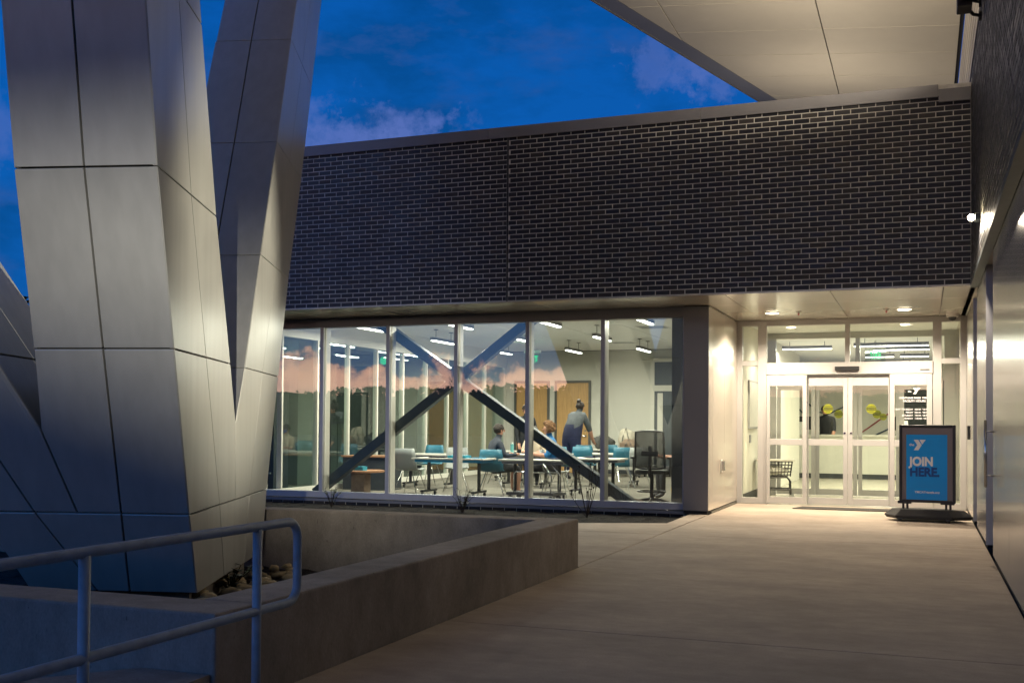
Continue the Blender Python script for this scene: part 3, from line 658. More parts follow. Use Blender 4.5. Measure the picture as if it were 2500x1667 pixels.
mt_ = empty('door_mat', (-1.16, 17.62, 0), 0, 'thin grey ribbed mat on the ground before the sliding doors', 'mat')
mb = MB(); mb.prism([(-0.76, -0.20, 0.002), (0.78, -0.20, 0.002), (0.78, 0.28, 0.002), (-0.66, 0.28, 0.002)], (0, 0, 0.012))
mb.build('pile', M['rubber_mat'], mt_)

# =================================================================== poster stand
ps = empty('poster_stand', (0.05, 15.95, 0), R(-6), 'black framed blue JOIN HERE poster stand on a wheeled base by the doors', 'sign')
b = MB(); top = [(-0.40, -0.22), (0.34, -0.22), (0.60, -0.02), (0.36, 0.30), (-0.42, 0.30), (-0.58, 0.04)]
low = [(p[0]*1.0, p[1]*1.0) for p in top]
b.v = [(x*0.93, y*0.95, 0.035) for x, y in low] + [(x, y, 0.075) for x, y in low] + [(x*0.80, y*0.72, 0.165) for x, y in low]
n = 6; b.f = [tuple(reversed(range(n)))] + [(i, (i+1) % n, n+(i+1) % n, n+i) for i in range(n)] + [(n+i, n+(i+1) % n, 2*n+(i+1) % n, 2*n+i) for i in range(n)] + [tuple(2*n+i for i in range(n))]; b.m = [0]*len(b.f)
b.build('base', M['blk_rough'], ps, bevel=0.012)
for x in (-0.33, 0.28): MB().cyl((x, -0.19, 0.03), 0.03, 0.05, 12, axis='x').build('wheel', M['blk'], ps)
for x in (-0.285, 0.27):
    MB().box(x-0.042, x-0.012, -0.012, 0.012, 0.14, 0.25).box(x+0.012, x+0.042, -0.012, 0.012, 0.14, 0.25).build('post', M['blk'], ps)
    MB().box(x-0.10, x+0.08, -0.03, 0.03, 0.235, 0.275).build('clamp', M['blk'], ps, bevel=0.006)
f = MB(); w, z0, z1, t = 0.365, 0.255, 1.325, 0.038
f.box(-w, -w+t, -0.03, 0.03, z0, z1).box(w-t, w, -0.03, 0.03, z0, z1).box(-w+t, w-t, -0.03, 0.03, z0, z0+t).box(-w+t, w-t, -0.03, 0.03, z1-t, z1)
f.build('frame', M['blk'], ps, bevel=0.008)
MB().box(-w+t, w-t, -0.012, 0.012, z0+t, z1-t).build('backing_board', M['poster_grey'], ps)
po = MB().box(-0.272, 0.257, -0.016, -0.0125, 0.294, 1.19).build('poster', M['poster_blue'], ps)
ylogo(0.145, M['print_white'], po, -0.175, -0.019, 0.975)
text('the', 'lettering', 0.05, M['print_white'], po, upright(-0.20, -0.018, 1.035), 0.0006, 0.0006, 'CENTER')
text('JOIN', 'lettering', 0.165, M['print_white'], po, upright(-0.228, -0.018, 0.765), 0.0006, 0.0075, 'LEFT', xs=0.88)
text('HERE.', 'lettering', 0.165, M['print_navy'], po, upright(-0.228, -0.018, 0.62), 0.0006, 0.0075, 'LEFT', xs=0.92)
text('YMCATriangle.org', 'lettering', 0.042, M['print_white'], po, upright(0.0, -0.018, 0.385), 0.0006, 0.0008, 'CENTER')

# =================================================================== slanted panelled legs
lg = empty('slanted_legs', (-4.892, 6.488, 0.05), 0, 'huge V shaped legs clad in grey metal panels rising from the planter', 'column')
O = Vector((-4.892, 6.488, 0.05))
dF = Vector((math.cos(R(15)), math.sin(R(15)), 0)); dS = Vector((-math.sin(R(23.7)), math.cos(R(23.7)), 0))
nF0 = Vector((0.25, -0.92, -0.25)); nS = Vector((math.cos(R(23.7)), math.sin(R(23.7)), 0))
def LP(pts, out, gap=0.014, name='panel'): 
    return plate([Vector(p)-O for p in pts], gap, 0.03, out, M['panel_metal'], lg, name)
V = Vector
LV = [0.05, 0.639, 1.765, 2.866, 4.15, 5.5, 6.9, 8.3]
E1 = [V((-4.892, 6.488, .05)), V((-4.789, 6.253, .639)), V((-4.606, 5.835, 1.765)), V((-4.426, 5.425, 2.866)), V((-4.265, 5.06, 4.15)), V((-4.10, 4.68, 5.5)), V((-3.93, 4.29, 6.9)), V((-3.75, 3.90, 8.3))]
MS = [V((-5.252, 7.308, .05)), V((-5.175, 7.131, .639)), V((-4.966, 6.657, 1.765)), V((-4.765, 6.198, 2.866)), V((-4.605, 5.83, 4.15)), V((-4.40, 5.36, 5.5)), V((-4.19, 4.88, 6.9)), V((-3.98, 4.41, 8.3))]
E2 = [None, None, V((-5.309, 7.437, 1.765)), V((-5.080, 6.915, 2.866)), V((-4.863, 6.42, 4.15)), V((-4.63, 5.90, 5.5)), V((-4.40, 5.36, 6.9)), V((-4.16, 4.82, 8.3))]
MF = [E1[0]-0.508*dF, E1[1]-0.498*dF, E1[2]-0.49*dF, E1[3]-0.476*dF, E1[4]-0.455*dF, E1[5]-0.44*dF, E1[6]-0.42*dF, E1[7]-0.40*dF]
FL = [None, None, E1[2]-0.975*dF, E1[3]-0.937*dF, E1[4]-0.90*dF, E1[5]-0.86*dF, E1[6]-0.82*dF, E1[7]-0.78*dF]
crS = V((-5.405, 7.655, 1.284)); smS = V((-5.412, 7.672, .639)); crF = V((-5.665, 5.775, 1.224)); smF = E1[1]-0.82*dF
# side face (towards the entrance)
LP([E1[0], MS[0], MS[1], E1[1]], nS, 0.012)
Cm = [V((-5.58, 8.055, .05)), V((-5.66, 8.236, .639)), V((-5.893, 8.767, 1.765)), V((-6.167, 9.392, 2.866)), V((-6.489, 10.126, 4.15)), V((-6.836, 10.916, 5.5)), V((-7.19, 11.72, 6.9)), V((-7.54, 12.52, 8.3))]
E5 = [V((-5.93, 8.85, .05)), V((-6.013, 9.041, .639)), V((-6.254, 9.589, 1.765)), V((-6.497, 10.143, 2.866)), V((-6.841, 10.928, 4.15)), V((-7.165, 11.665, 5.5)), V((-7.50, 12.43, 6.9)), V((-7.84, 13.20, 8.3))]
E3 = [None, None, V((-5.549, 7.984, 1.765)), V((-5.831, 8.626, 2.866)), V((-6.161, 9.377, 4.15)), V((-6.495, 10.138, 5.5)), V((-6.86, 10.97, 6.9)), V((-7.22, 11.79, 8.3))]
LP([MS[0], Cm[0], Cm[1], MS[1]], nS, 0.012); LP([Cm[0], E5[0], E5[1], Cm[1]], nS, 0.008)
LP([E1[1], MS[1], MS[2], E1[2]], nS, 0.012)
LP([MS[1], smS, crS, E2[2], MS[2]], nS, 0.009)
LP([smS, Cm[1], Cm[2], E3[2], crS], nS, 0.006); LP([Cm[1], E5[1], E5[2], Cm[2]], nS, 0.008)
for k in range(2, 7):
    LP([E1[k], MS[k], MS[k+1], E1[k+1]], nS, 0.010); LP([MS[k], E2[k], E2[k+1], MS[k+1]], nS, 0.010)
    LP([E3[k], Cm[k], Cm[k+1], E3[k+1]], nS, 0.007); LP([Cm[k], E5[k], E5[k+1], Cm[k+1]], nS, 0.007)
    LP([E1[k], MF[k], MF[k+1], E1[k+1]], nF0); LP([MF[k], FL[k], FL[k+1], MF[k+1]], nF0)
    # front face of the far leg
    w = 0.90-0.01*k; g3 = [E3[k], E3[k]-0.45*dF, E3[k]-w*dF]; h3 = [E3[k+1], E3[k+1]-0.45*dF, E3[k+1]-w*dF]
    up = V((0.2, -0.8, 0.5))
    LP([g3[0], g3[1], h3[1], h3[0]], up, 0.012); LP([g3[1], g3[2], h3[2], h3[1]], up, 0.012)
    # far faces, unseen from the entrance walk
    bl0 = FL[k]+(E2[k]-E1[k]); bl1 = FL[k+1]+(E2[k+1]-E1[k+1])
    LP([FL[k], bl0, bl1, FL[k+1]], -nS); LP([E2[k], bl0, bl1, E2[k+1]], -nF0)
    LP([E5[k], E5[k]-w*dF, E5[k+1]-w*dF, E5[k+1]], V((0, 1, -.5))); LP([g3[2], E5[k]-w*dF, E5[k+1]-w*dF, h3[2]], -nS)
LP([crS, crS-0.45*dF, E3[2]-0.45*dF, E3[2]], V((0.2, -0.8, 0.5)), 0.004); LP([crS-0.45*dF, crS-0.88*dF, E3[2]-0.88*dF, E3[2]-0.45*dF], V((0.2, -0.8, 0.5)), 0.01)
# front face, lower part
q84 = V((-5.885, 5.954, .639)); q00 = V((-6.030, 5.786, .969)); lo1 = V((-6.305, 5.848, .639)); lo0 = V((-6.105, 6.145, .05))
LP([E1[0], MF[0], MF[1], E1[1]], nF0); LP([MF[0], V((-5.62, 6.293, .05)), q84, MF[1]], nF0)
LP([V((-5.62, 6.293, .05)), lo0, lo1, q84], nF0)
LP([E1[1], MF[1], MF[2], E1[2]], nF0)
LP([MF[1], smF, crF, FL[2], MF[2]], nF0)
dB = V((-.148, -.205, .405))
B = lambda t: crF + dB*t          # right front edge of the left leg
wB = 0.44
jB = lambda t: q84 + V((-.148, -.190, .385))*t
oB = lambda t: lo1 + V((-.148, -.190, .385))*t
LP([smF, crF, B(1.3), jB(2.9), q84], nF0); LP([q84, jB(2.9), oB(2.9), lo1], nF0)
for a, b in ((1.3, 4.2), (4.2, 7.1), (7.1, 10), (10, 13), (13, 16)):
    LP([B(a), B(b), jB(b+1.6), jB(a+1.6)], nF0); LP([jB(a+1.6), jB(b+1.6), oB(b+1.6), oB(a+1.6)], nF0)
nB = dS.cross(dB).normalized(); nB = nB if nB.z > 0 else -nB
sw = lambda t: 1.50-0.035*t
for a, b in ((0, 1.28), (1.28, 4.2), (4.2, 7.1), (7.1, 10), (10, 13), (13, 16)):
    LP([B(a), B(b), B(b)+dS*sw(b)*.5, B(a)+dS*sw(a)*.52], nB); LP([B(a)+dS*sw(a)*.52, B(b)+dS*sw(b)*.5, B(b)+dS*sw(b), B(a)+dS*sw(a)], nB)
# inner cores so that the joints read dark and nothing shows through
def core_rows(rows, ins=0.034):
    mb = MB(); n = 4; prev = None
    for r in rows:
        c = sum(r, V())/4; rr = [p + (c-p).normalized()*ins*1.5 for p in r]; mb.v += [tuple(p-O) for p in rr]
    for k in range(len(rows)-1):
        for j in range(4): a, b = k*4+j, k*4+(j+1) % 4; mb.f.append((a, b, b+4, a+4)); mb.m.append(0)
    mb.f.append((3, 2, 1, 0)); m_ = (len(rows)-1)*4; mb.f.append((m_, m_+1, m_+2, m_+3)); mb.m += [0, 0]
    return mb.build('core', M['panel_core'], lg)
crB = crF + (crS-E1[1]).normalized()*1.5
core_rows([[E1[1], smS, smF+(smS-E1[1]), smF], [(E1[1]+E1[2])/2, crS, crF+dS*1.55, crF], [E1[2], E2[2], FL[2]+(E2[2]-E1[2]), FL[2]]] + [[E1[k], E2[k], FL[k]+(E2[k]-E1[k]), FL[k]] for k in range(3, 8)])
core_rows([[smS, E5[1], E5[1]-0.9*dF, smS-0.9*dF], [crS, (E5[1]+E5[2])/2, (E5[1]+E5[2])/2-0.9*dF, crS-0.9*dF]] + [[E3[k], E5[k], E5[k]-0.88*dF, E3[k]-0.88*dF] for k in range(2, 8)])
core_rows([[smF, smF+dS*1.5, lo1+dS*1.5, lo1]] + [[B(t), B(t)+dS*sw(t), oB(t+1.6)+dS*sw(t), oB(t+1.6)] for t in (0, 4.2, 10, 16)])
core_rows([[E1[0], E5[0], lo0+(E5[0]-E1[0]), lo0], [E1[1], E5[1], lo1+(E5[1]-E1[1]), lo1]])
cc = (E1[0]+E5[0]+lo0+lo0+(E5[0]-E1[0]))/4
ft = MB(); q = [cc+(p-cc)*0.8 for p in (E1[0], E5[0], lo0+(E5[0]-E1[0]), lo0)]; ft.prism([V((p.x, p.y, -0.3))-O for p in q], (0, 0, 0.36)); ft.build('footing', M['concrete_wall'], lg)
# floodlight that washes the legs: post mounted beside the walk, behind the camera
pf = empty('wall_floodlight', (0.52, -2.5, 3.45), 0, 'slim wall floodlight washing the slanted legs from across the walk', 'floodlight')
MB().box(-0.01, 0.04, -0.1, 0.1, -0.06, 0.08).build('head', M['blk'], pf)
lamp('SPOT', 'flood_light', (-0.09, 0, 0.0), P_COLFLOOD, (1, 0.93, 0.76), pf, aim=(-5.4, 8.6, -0.9), spot=44, blend=0.8, radius=0.0085)
fd = Vector((-0.53, 0.848, 0)); fp = Vector((0.848, 0.53, 0)); fc = Vector((-0.09, 0, 0)) + fd*0.12  # unseen flaps added to trim the beam to a band across the legs
zl = lambda t: Vector((0, 0, -0.0215-0.42*t)); zu = lambda t: Vector((0, 0, -0.0075+0.05*t))
q = [fc+fp*-0.14+zl(-.14), fc+fp*0.14+zl(.14), fc-fd*0.09+fp*0.14+Vector((0, 0, -0.15)), fc-fd*0.09+fp*-0.14+Vector((0, 0, -0.15))]
MB().prism(q, (0, 0, -0.004)).build('barn_door', M['blk'], pf)
q = [fc+fp*-0.14+zu(-.14), fc+fp*0.14+zu(.14), fc-fd*0.09+fp*0.14+Vector((0, 0, 0.12)), fc-fd*0.09+fp*-0.14+Vector((0, 0, 0.10))]
MB().prism(q, (0, 0, 0.004)).build('barn_door', M['blk'], pf)
q = [fc+fp*0.022+Vector((0, 0, -0.12)), fc+fp*0.022+Vector((0, 0, 0.10)), fc-fd*0.07+fp*0.12+Vector((0, 0, 0.10)), fc-fd*0.07+fp*0.12+Vector((0, 0, -0.12))]
MB().prism(q, fp*0.004).build('barn_door', M['blk'], pf)

# =================================================================== steel hand rail
hr = empty('hand_rail', (-2.6, 3.0, 0), 0, 'blue grey painted tubular steel hand rail with a looped end', 'railing')
r_ = 0.0195
def arc(c, rad, a0, a1, n=7): return [V((0, c[0]+rad*math.cos(a0+(a1-a0)*k/n), c[1]+rad*math.sin(a0+(a1-a0)*k/n))) for k in range(n+1)]
rr = 0.075; ye = 1.155; zt_, zb_ = 0.848, 0.497
loop = [V((0, -4.5, zt_)), V((0, ye-rr, zt_))] + arc((ye-rr, zt_-rr), rr, math.pi/2, 0)[1:] + [V((0, ye, zb_+rr))] + arc((ye-rr, zb_+rr), rr, 0, -math.pi/2)[1:] + [V((0, -4.5, zb_))]
MB().tube(loop, r_, 16).build('loop_rail', M['rail_paint'], hr, smooth=True)
for y in (-0.15, 0.845, -1.145, -2.14): MB().tube([V((0, y, 0)), V((0, y, zt_-0.01))], r_, 16).build('post', M['rail_paint'], hr, smooth=True)

# =================================================================== window wall
WY = 15.87
ww = empty('window_wall', (0, WY, 0), 0, 'long storefront window of tall panes showing the lit meeting room', 'window')
mx_ = [-3.30, -4.562, -5.785, -7.005, -8.225, -9.470, -10.70, -11.92, -13.14]
MB().box(-14.0, -3.285, -0.04, 0.12, 2.90, 3.05).build('head_frame', M['coping'], ww)
MB().box(-14.0, -3.285, -0.05, 0.12, 0.045, 0.145).build('sill_frame', M['alu'], ww, bevel=0.004)
MB().box(-14.2, -3.285, -0.10, 0.12, -0.012, 0.032).build('flashing', M['coping'], ww)
for i, x in enumerate(mx_):
    MB().box(x-0.032, x+0.032, -0.045, 0.0, 0.146, 2.899).box(x-0.006, x+0.006, -0.001, 0.02, 0.146, 2.899, 1).box(x-0.030, x+0.030, 0.02, 0.19, 0.146, 2.899, 2).build('mullion', [M['alu'], M['gasket'], M['alu_in_lit']], ww)
for a, b in zip(mx_[:-1], mx_[1:]):
    MB().box(b+0.008, a-0.008, 0.004, 0.018, 0.146, 2.899).build('pane', M['window_glass'], ww)
MB().box(-14.2, -3.285, 0.0, 0.15, -0.35, -0.012).build('curb', M['mortar'], ww)
mb = MB()
for r in range(4):
    x = -3.32 + (0.1 if r % 2 else 0)
    while x > -11.4:
        i = len(mb.v)
        for (a, b, c) in tmpl.v: mb.v.append((x-BW/2+a, -0.008+b, -0.045-r*BH+c))
        for f in tmpl.f: mb.f.append(tuple(i+k for k in f)); mb.m.append(0)
        x -= BW
o = mb.build('brick_courses', M['brick'], ww); o['kind'] = 'stuff'

# diagonal steel bracing behind the glass
xb = empty('cross_bracing', (-7.0, WY+0.28, 0), 0, 'dark steel diagonal cross brace standing right behind the window panes', 'brace')
def beam(a, b, w=0.078, d=0.09):
    a = V(a); b = V(b); t = (b-a).normalized(); n = t.cross(V((0, 1, 0))).normalized(); mb = MB()
    for s_, hh in ((-1, 0.012), (1, 0.012)):
        pass
    q = [a+n*w-V((0, d, 0)), a-n*w-V((0, d, 0)), a-n*w+V((0, d, 0)), a+n*w+V((0, d, 0))]
    mb.prism(q, b-a); return mb
beam((-1.75, 0, 3.12), (2.90, 0, 0.03)).build('brace', M['steel_dark'], xb, bevel=0.01)
beam((-2.75, 0.01, 0.10), (-0.14, 0.01, 2.00), d=0.085).build('brace', M['steel_dark'], xb, bevel=0.01)
beam((-0.14, 0.012, 2.00), (1.38, 0.012, 3.12), d=0.085).build('brace', M['steel_dark'], xb, bevel=0.01)
MB().prism([(-0.36, -0.012, 2.05), (-0.12, -0.012, 1.86), (0.12, -0.012, 2.05), (-0.12, -0.012, 2.24)], (0, 0.024, 0)).build('gusset', M['steel_dark'], xb, loc=(0, -0.105, 0))
ip = empty('inner_pier', (-3.42, WY+0.2, FZ if 'FZ' in globals() else 0.03), 0, 'dark pier just inside the glass at the right end of the window', 'pier'); MB().box(-0.13, 0.12, 0, 0.5, 0, 3.2).build('shaft', M['grey_dark'], ip)

# =================================================================== meeting room
FZ = 0.03; CZ = 3.24; RB = 27.3
def rm_box(name, x0, x1, y0, y1, z0, z1, mt): o = MB().box(x0, x1, y0, y1, z0, z1).build(name, M[mt]); o['kind'] = 'structure'; return o
rm_box('room_floor', -14.0, -2.93, WY+0.13, RB, -0.2, FZ, 'carpet')
ceil = empty('room_ceiling'); ceil['kind'] = 'structure'
MB().box(-14.1, -3.0, WY+0.02, RB+0.1, CZ+0.012, CZ+0.12).build('deck', M['panel_core'], ceil)
tile = MB().box(-0.603, 0.603, -0.298, 0.298, 0, 0.012).mesh('ceiling_tile', M['ceiling_tile'])
y = WY+0.45
while y < RB-0.2:
    x = -3.65
    while x > -13.6:
        o = bpy.data.objects.new('ceiling_tile', tile); link(o, ceil); o.location = (x, y, CZ); x -= 1.22
    y += 0.61
for k, (x, y) in enumerate(((-6.7, 18.9), (-5.0, 20.9), (-8.3, 22.1), (-6.6, 24.6))):
    e = empty('ceiling_vent', (x, y, CZ), 0, ('square ceiling vent above the cross brace', 'square ceiling vent near the right window pane', 'square ceiling vent above the wooden doors side', 'square ceiling vent close to the back wall')[k], 'vent', 'ceiling vents of the meeting room')
    MB().box(-.3, .3, -.3, -.27, -.012, 0).box(-.3, .3, .27, .3, -.012, 0).box(-.3, -.27, -.27, .27, -.012, 0).box(.27, .3, -.27, .27, -.012, 0).build('frame', M['white_plastic'], e)
    for q_ in range(5): MB().box(-.26, .26, -.22+.1*q_, -.16+.1*q_, -.008, -.004).build('louvre', M['chair_grey'], e)
bw = empty('room_back_wall', (0, RB, 0)); bw['kind'] = 'structure'
MB().box(-14.1, -3.0, 0, 0.15, FZ, CZ+0.01).build('plaster', M['paint_cream'], bw)
MB().box(-14.0, -3.02, -0.012, 0, FZ, FZ+0.11).build('baseboard', M['grey_dark'], bw)
rm_box('room_right_wall', -3.16, -3.02, WY+0.13, RB, FZ, CZ+0.01, 'paint_cream')
rm_box('room_left_wall', -14.14, -14.0, 14.6, RB, -0.1, CZ+0.2, 'paint_dim')
rm_box('room_header', -14.0, -3.1, WY+0.125, WY+0.2, 2.9, CZ+0.01, 'paint_cream')
def wood_door(x, lab, side=1):
    d = empty('wood_door', (x, RB, FZ), 0, lab, 'door')
    MB().box(-0.50, -0.44, -0.05, 0.0, 0, 2.44).box(0.44, 0.50, -0.05, 0, 0, 2.44).box(-0.44, 0.44, -0.05, 0, 2.38, 2.44).build('door_frame', M['door_frame'], d)
    MB().box(-0.435, 0.435, -0.03, -0.002, 0.01, 2.375).build('leaf', M['wood_door'], d)
    MB().tube([(0.36*side, -0.03, 0.98), (0.36*side, -0.09, 0.98), (0.24*side, -0.09, 0.98)], 0.011, 8).cyl((0.36*side, -0.04, 0.98), 0.03, 0.012, 12, axis='y').cyl((0.36*side, -0.04, 1.12), 0.022, 0.012, 12, axis='y').build('handle', M['chrome'], d)
wood_door(-9.83, 'left of two plain wooden doors in the back wall, partly behind the window mullion'); wood_door(-8.68, 'right of two plain wooden doors, behind the leaning woman')
sd = empty('store_door', (-5.95, RB, FZ), 0, 'white framed dark glazed door with transom at the right end of the back wall', 'door')
MB().box(-0.62, -0.52, -0.06, 0, 0, 3.0).box(0.52, 0.62, -0.06, 0, 0, 3.0).box(-0.52, 0.52, -0.06, 0, 2.9, 3.0).box(-0.52, 0.52, -0.06, 0, 2.15, 2.30).build('frame', M['paint_white'], sd)
MB().box(-0.52, 0.52, -0.04, -0.004, 0.0, 2.15).box(-0.52, 0.52, -0.04, -0.004, 2.30, 2.90).build('leaf', M['steel_dark'], sd)
MB().box(-0.44, -0.30, -0.055, -0.041, 0.0, 2.1).build('stile', M['paint_white'], sd)
sw_ = empty('thermostat', (-7.75, RB-0.02, 1.25), 0, 'small white wall plate right of the wooden doors', 'wall plate'); MB().box(-0.09, 0.09, -0.01, 0.02, 0, 0.22).build('plate', M['white_plastic'], sw_, bevel=0.004)
ex_ = empty('exit_sign', (-8.68, RB-3.2, 2.86), 0, 'green lit exit sign hanging by the window mullion in the meeting room', 'exit sign')
MB().box(-0.20, 0.20, -0.01, 0.01, -0.13, 0.13).build('plate', M['inner_glass'], ex_); MB().box(-0.2, 0.2, -0.04, 0.04, 0.13, 0.20).box(-0.03, 0.03, -0.02, 0.02, 0.20, 0.43).build('housing', M['white_plastic'], ex_)
text('EXIT', 'lettering', 0.20, M['exit_green'], ex_, upright(0, -0.016, -0.07), 0.004, 0.005, 'CENTER', xs=0.72)
lamp('POINT', 'sign_glow', (0, -0.15, 0), 0.9, (0.05, 1, 0.4), ex_, radius=0.1)

# glazed partition to the neighbouring room
PX = -10.62
pt = empty('glazed_partition', (PX, 16.0, FZ), 0, 'glazed partition wall with slim pale mullions on the left of the meeting room', 'partition')
ys = [0.35, 1.55, 2.72, 3.90, 5.10, 6.28, 7.46, 8.64, 9.82, 11.2]
MB().box(-0.05, 0.05, -0.05, 11.3, 2.80, 2.90).build('head_rail', M['paint_white'], pt); MB().box(-0.05, 0.05, -0.05, 11.3, 0.0, 0.10).build('sill_rail', M['paint_white'], pt)
MB().box(-0.06, 0.06, -0.05, 11.3, 2.90, 3.22).build('bulkhead', M['paint_white'], pt)
for y in ys: MB().box(-0.05, 0.05, y-0.02, y+0.025, 0.10, 2.80).build('mullion', M['paint_white'], pt)
for a, b in zip(ys[:-1], ys[1:]): MB().box(-0.006, 0.006, a+0.026, b-0.021, 0.10, 2.80).build('pane', M['inner_glass'], pt)
nb_ = empty('column_box', (-12.3, 19.2, FZ), 0, 'square green painted column in the room beyond the partition', 'column'); MB().box(-0.45, 0.45, -0.3, 0.3, 0, CZ-FZ).build('shaft', M['paint_green'], nb_)
nb_ = empty('notice_board', (-13.9, 22.0, 1.0), 0, 'brown display board on the far wall beyond the partition', 'board'); MB().box(-0.03, 0.03, -1.4, 1.4, -0.5, 0.9).build('board', M['wood_top'], nb_)
nb_ = empty('dark_cabinet', (-11.9, 17.6, FZ), 0, 'tall dark shelving cabinet beyond the partition', 'cabinet')
MB().box(-0.5, 0.5, -0.25, 0.25, 0, 2.1).build('carcass', M['grey_dark'], nb_)
for (x, y, w, d_, h_, l) in ((-11.6, 22.6, .5, 1.6, 2.3, 'tall dark wardrobe unit added to darken the neighbouring room, against the partition'), (-11.5, 25.4, .5, 1.0, 2.5, 'dark tall cupboard added to darken the back of the neighbouring room'), (-12.6, 20.9, 1.0, .6, 1.3, 'dark mid height cupboard added to darken the middle of the neighbouring room')):
    e = empty('darkening_cupboard', (x, y, FZ), 0, l, 'cupboard'); MB().box(-w/2, w/2, -d_/2, d_/2, 0, h_).build('carcass', M['grey_dark'], e); MB().box(w/2, w/2+.012, -d_/2+.02, -.01, .05, h_-.05).box(w/2, w/2+.012, .01, d_/2-.02, .05, h_-.05).build('door', M['paint_dim'], e)  # cupboards added to make the neighbouring room look darker
for k in range(4): MB().box(-0.45, 0.45, -0.27, -0.25, 0.3+0.45*k, 0.33+0.45*k).build('shelf', M['chair_grey'], nb_)

def strip(x, y, lab, L=1.12):
    s = empty('pendant_light', (x, y, 3.0), 0, lab, 'pendant light', 'linear pendant lights of the meeting room')
    MB().prism([(-0.045, -L/2, 0.01), (0.045, -L/2, 0.01), (0.045, -L/2, 0.07), (-0.045, -L/2, 0.07)], (0, L, 0)).build('housing', M['chrome'] if False else M['coping'], s)
    MB().box(-0.032, 0.032, -L/2+0.01, L/2-0.01, -0.012, 0.009).build('diffuser', M['led_strip'], s)
    for yy in (-L/2+0.18, L/2-0.18): MB().cyl((0, yy, 0.15), 0.006, 0.17, 6).cyl((0, yy, 0.235), 0.05, 0.01, 10).build('hanger', M['steel_dark'], s)
    lamp('AREA', 'strip_lamp', (0, 0, -0.02), P_STRIP, COOL, s, size=0.06, size_y=L-0.04)
    return s
cols = {-9.40: 'over the left part of the room', -7.62: 'above the cross brace', -5.95: 'over the middle tables', -4.30: 'by the right window pane'}
rows_ = [(17.35, 'front row pendant light'), (20.6, 'middle row pendant light'), (24.0, 'rear row pendant light')]
for x, lx in cols.items():
    for y, ly in rows_:
        if x == -4.30 and y > 18: continue
        strip(x, y, '%s %s' % (ly, lx))
for (x, y, l) in ((-12.0, 17.9, 'nearest pendant light beyond the glass partition'), (-12.9, 20.8, 'second pendant light beyond the glass partition'), (-12.1, 23.3, 'third pendant light beyond the glass partition'), (-13.0, 25.5, 'farthest pendant light beyond the glass partition')):
    s = strip(x, y, l, 1.3)
    s['group'] = 'pendant lights beyond the partition'; s.children[-1].data = s.children[-1].data.copy(); s.children[-1].data.energy = P_STRIP*0.12; s.children[-1].data.color = (0.75, 1.0, 0.9)

# =================================================================== vestibule and lobby
rm_box('lobby_floor', -2.92, 5.0, DY-0.06, 34, -0.2, -0.002, 'floor_tile')
rm_box('vestibule_left_wall', -2.99, -2.87, DY+0.13, 27.5, 0, 3.1, 'paint_white')
rm_box('vestibule_right_wall', 0.60, 0.72, DY+0.13, 21.2, 0, 3.1, 'paint_white')
rm_box('lobby_ceiling', -3.0, 5.0, DY+0.12, 34, 3.06, 3.16, 'ceiling_tile')
rm_box('lobby_back_wall', -6.0, 5.0, 31.6, 31.75, 0, 3.1, 'paint_cream')
rm_box('lobby_left_wall', -6.1, -5.98, 27.5, 31.6, 0, 3.1, 'paint_cream')
rm_box('lobby_left_return', -5.98, -2.99, 27.48, 27.56, 0, 3.1, 'paint_cream')
rm_box('lobby_left_floor', -6.0, -2.93, 27.56, 31.6, -0.2, -0.004, 'floor_tile')
rm_box('lobby_left_ceiling', -6.0, -3.0, 27.5, 31.7, 3.06, 3.16, 'ceiling_tile')
rm_box('lobby_right_wall', 3.2, 3.35, 21.2, 34, 0, 3.1, 'paint_cream')
rm_box('lobby_dark_panel', -0.55, 0.9, 31.5, 31.58, 0.1, 2.6, 'grey_dark')  # flat panel; darkness of the corridor end is put into its colour
MB().box(-2.868, -2.85, DY+0.2, 20.8, 0.0, 0.14).build('vestibule_skirting', M['grey_dark'])['kind'] = 'structure'
LOBBY = ((-1.30, 0.10, 22.5, 'nearest long linear light seen through the right transom'), (-0.98, 0.12, 23.7, 'second linear light seen through the right transom'), (-1.25, -0.62, 26.0, 'short linear light left of the ceiling sensor in the lobby'), (-0.50, 0.12, 26.0, 'short linear light right of the ceiling sensor in the lobby'),
         (-1.40, -0.30, 28.4, 'farthest linear light over the reception counter'), (-2.75, -1.75, 23.0, 'linear light seen through the left transom'))
ie = empty('inner_doors', (0, 21.0, 0), 0, 'second set of glazed sliding doors at the back of the vestibule', 'doors')
F_ = MB()
for (x0, x1, z0, z1) in ((-2.86, -2.62, 0, 3.05), (0.35, 0.60, 0, 3.05), (-2.62, 0.35, 2.15, 2.35), (-2.62, 0.35, 2.95, 3.05), (-1.18, -1.10, 2.35, 2.95)): F_.box(x0, x1, -0.05, 0.05, z0, z1)
F_.build('frame', M['alu_light'], ie)
for x0, x1, y in ((-2.60, -1.90, -0.04), (-1.90, -1.15, 0.03), (-1.13, -0.40, 0.03), (-0.40, 0.33, -0.04)):
    o = MB().box(x0, x0+0.07, y-0.02, y+0.02, 0.02, 2.14).box(x1-0.07, x1, y-0.02, y+0.02, 0.02, 2.14).box(x0+0.07, x1-0.07, y-0.02, y+0.02, 0.02, 0.13).box(x0+0.07, x1-0.07, y-0.02, y+0.02, 1.98, 2.14).box(x0+0.07, x1-0.07, y-0.02, y+0.02, 0.98, 1.06).build('door_leaf', M['alu_light'], ie)
    pane('pane', x0+0.07, x1-0.07, 0.13, 0.98, y, M['door_glass'], o); pane('pane', x0+0.07, x1-0.07, 1.06, 1.98, y, M['door_glass'], o)
s1 = sticker(-1.48, 1.53, 21.06-DY, 1.0); s1.location.y = 20.98; tag(s1, 'smaller looking caution sticker on the inner door behind the left leaf', 'sticker', G)
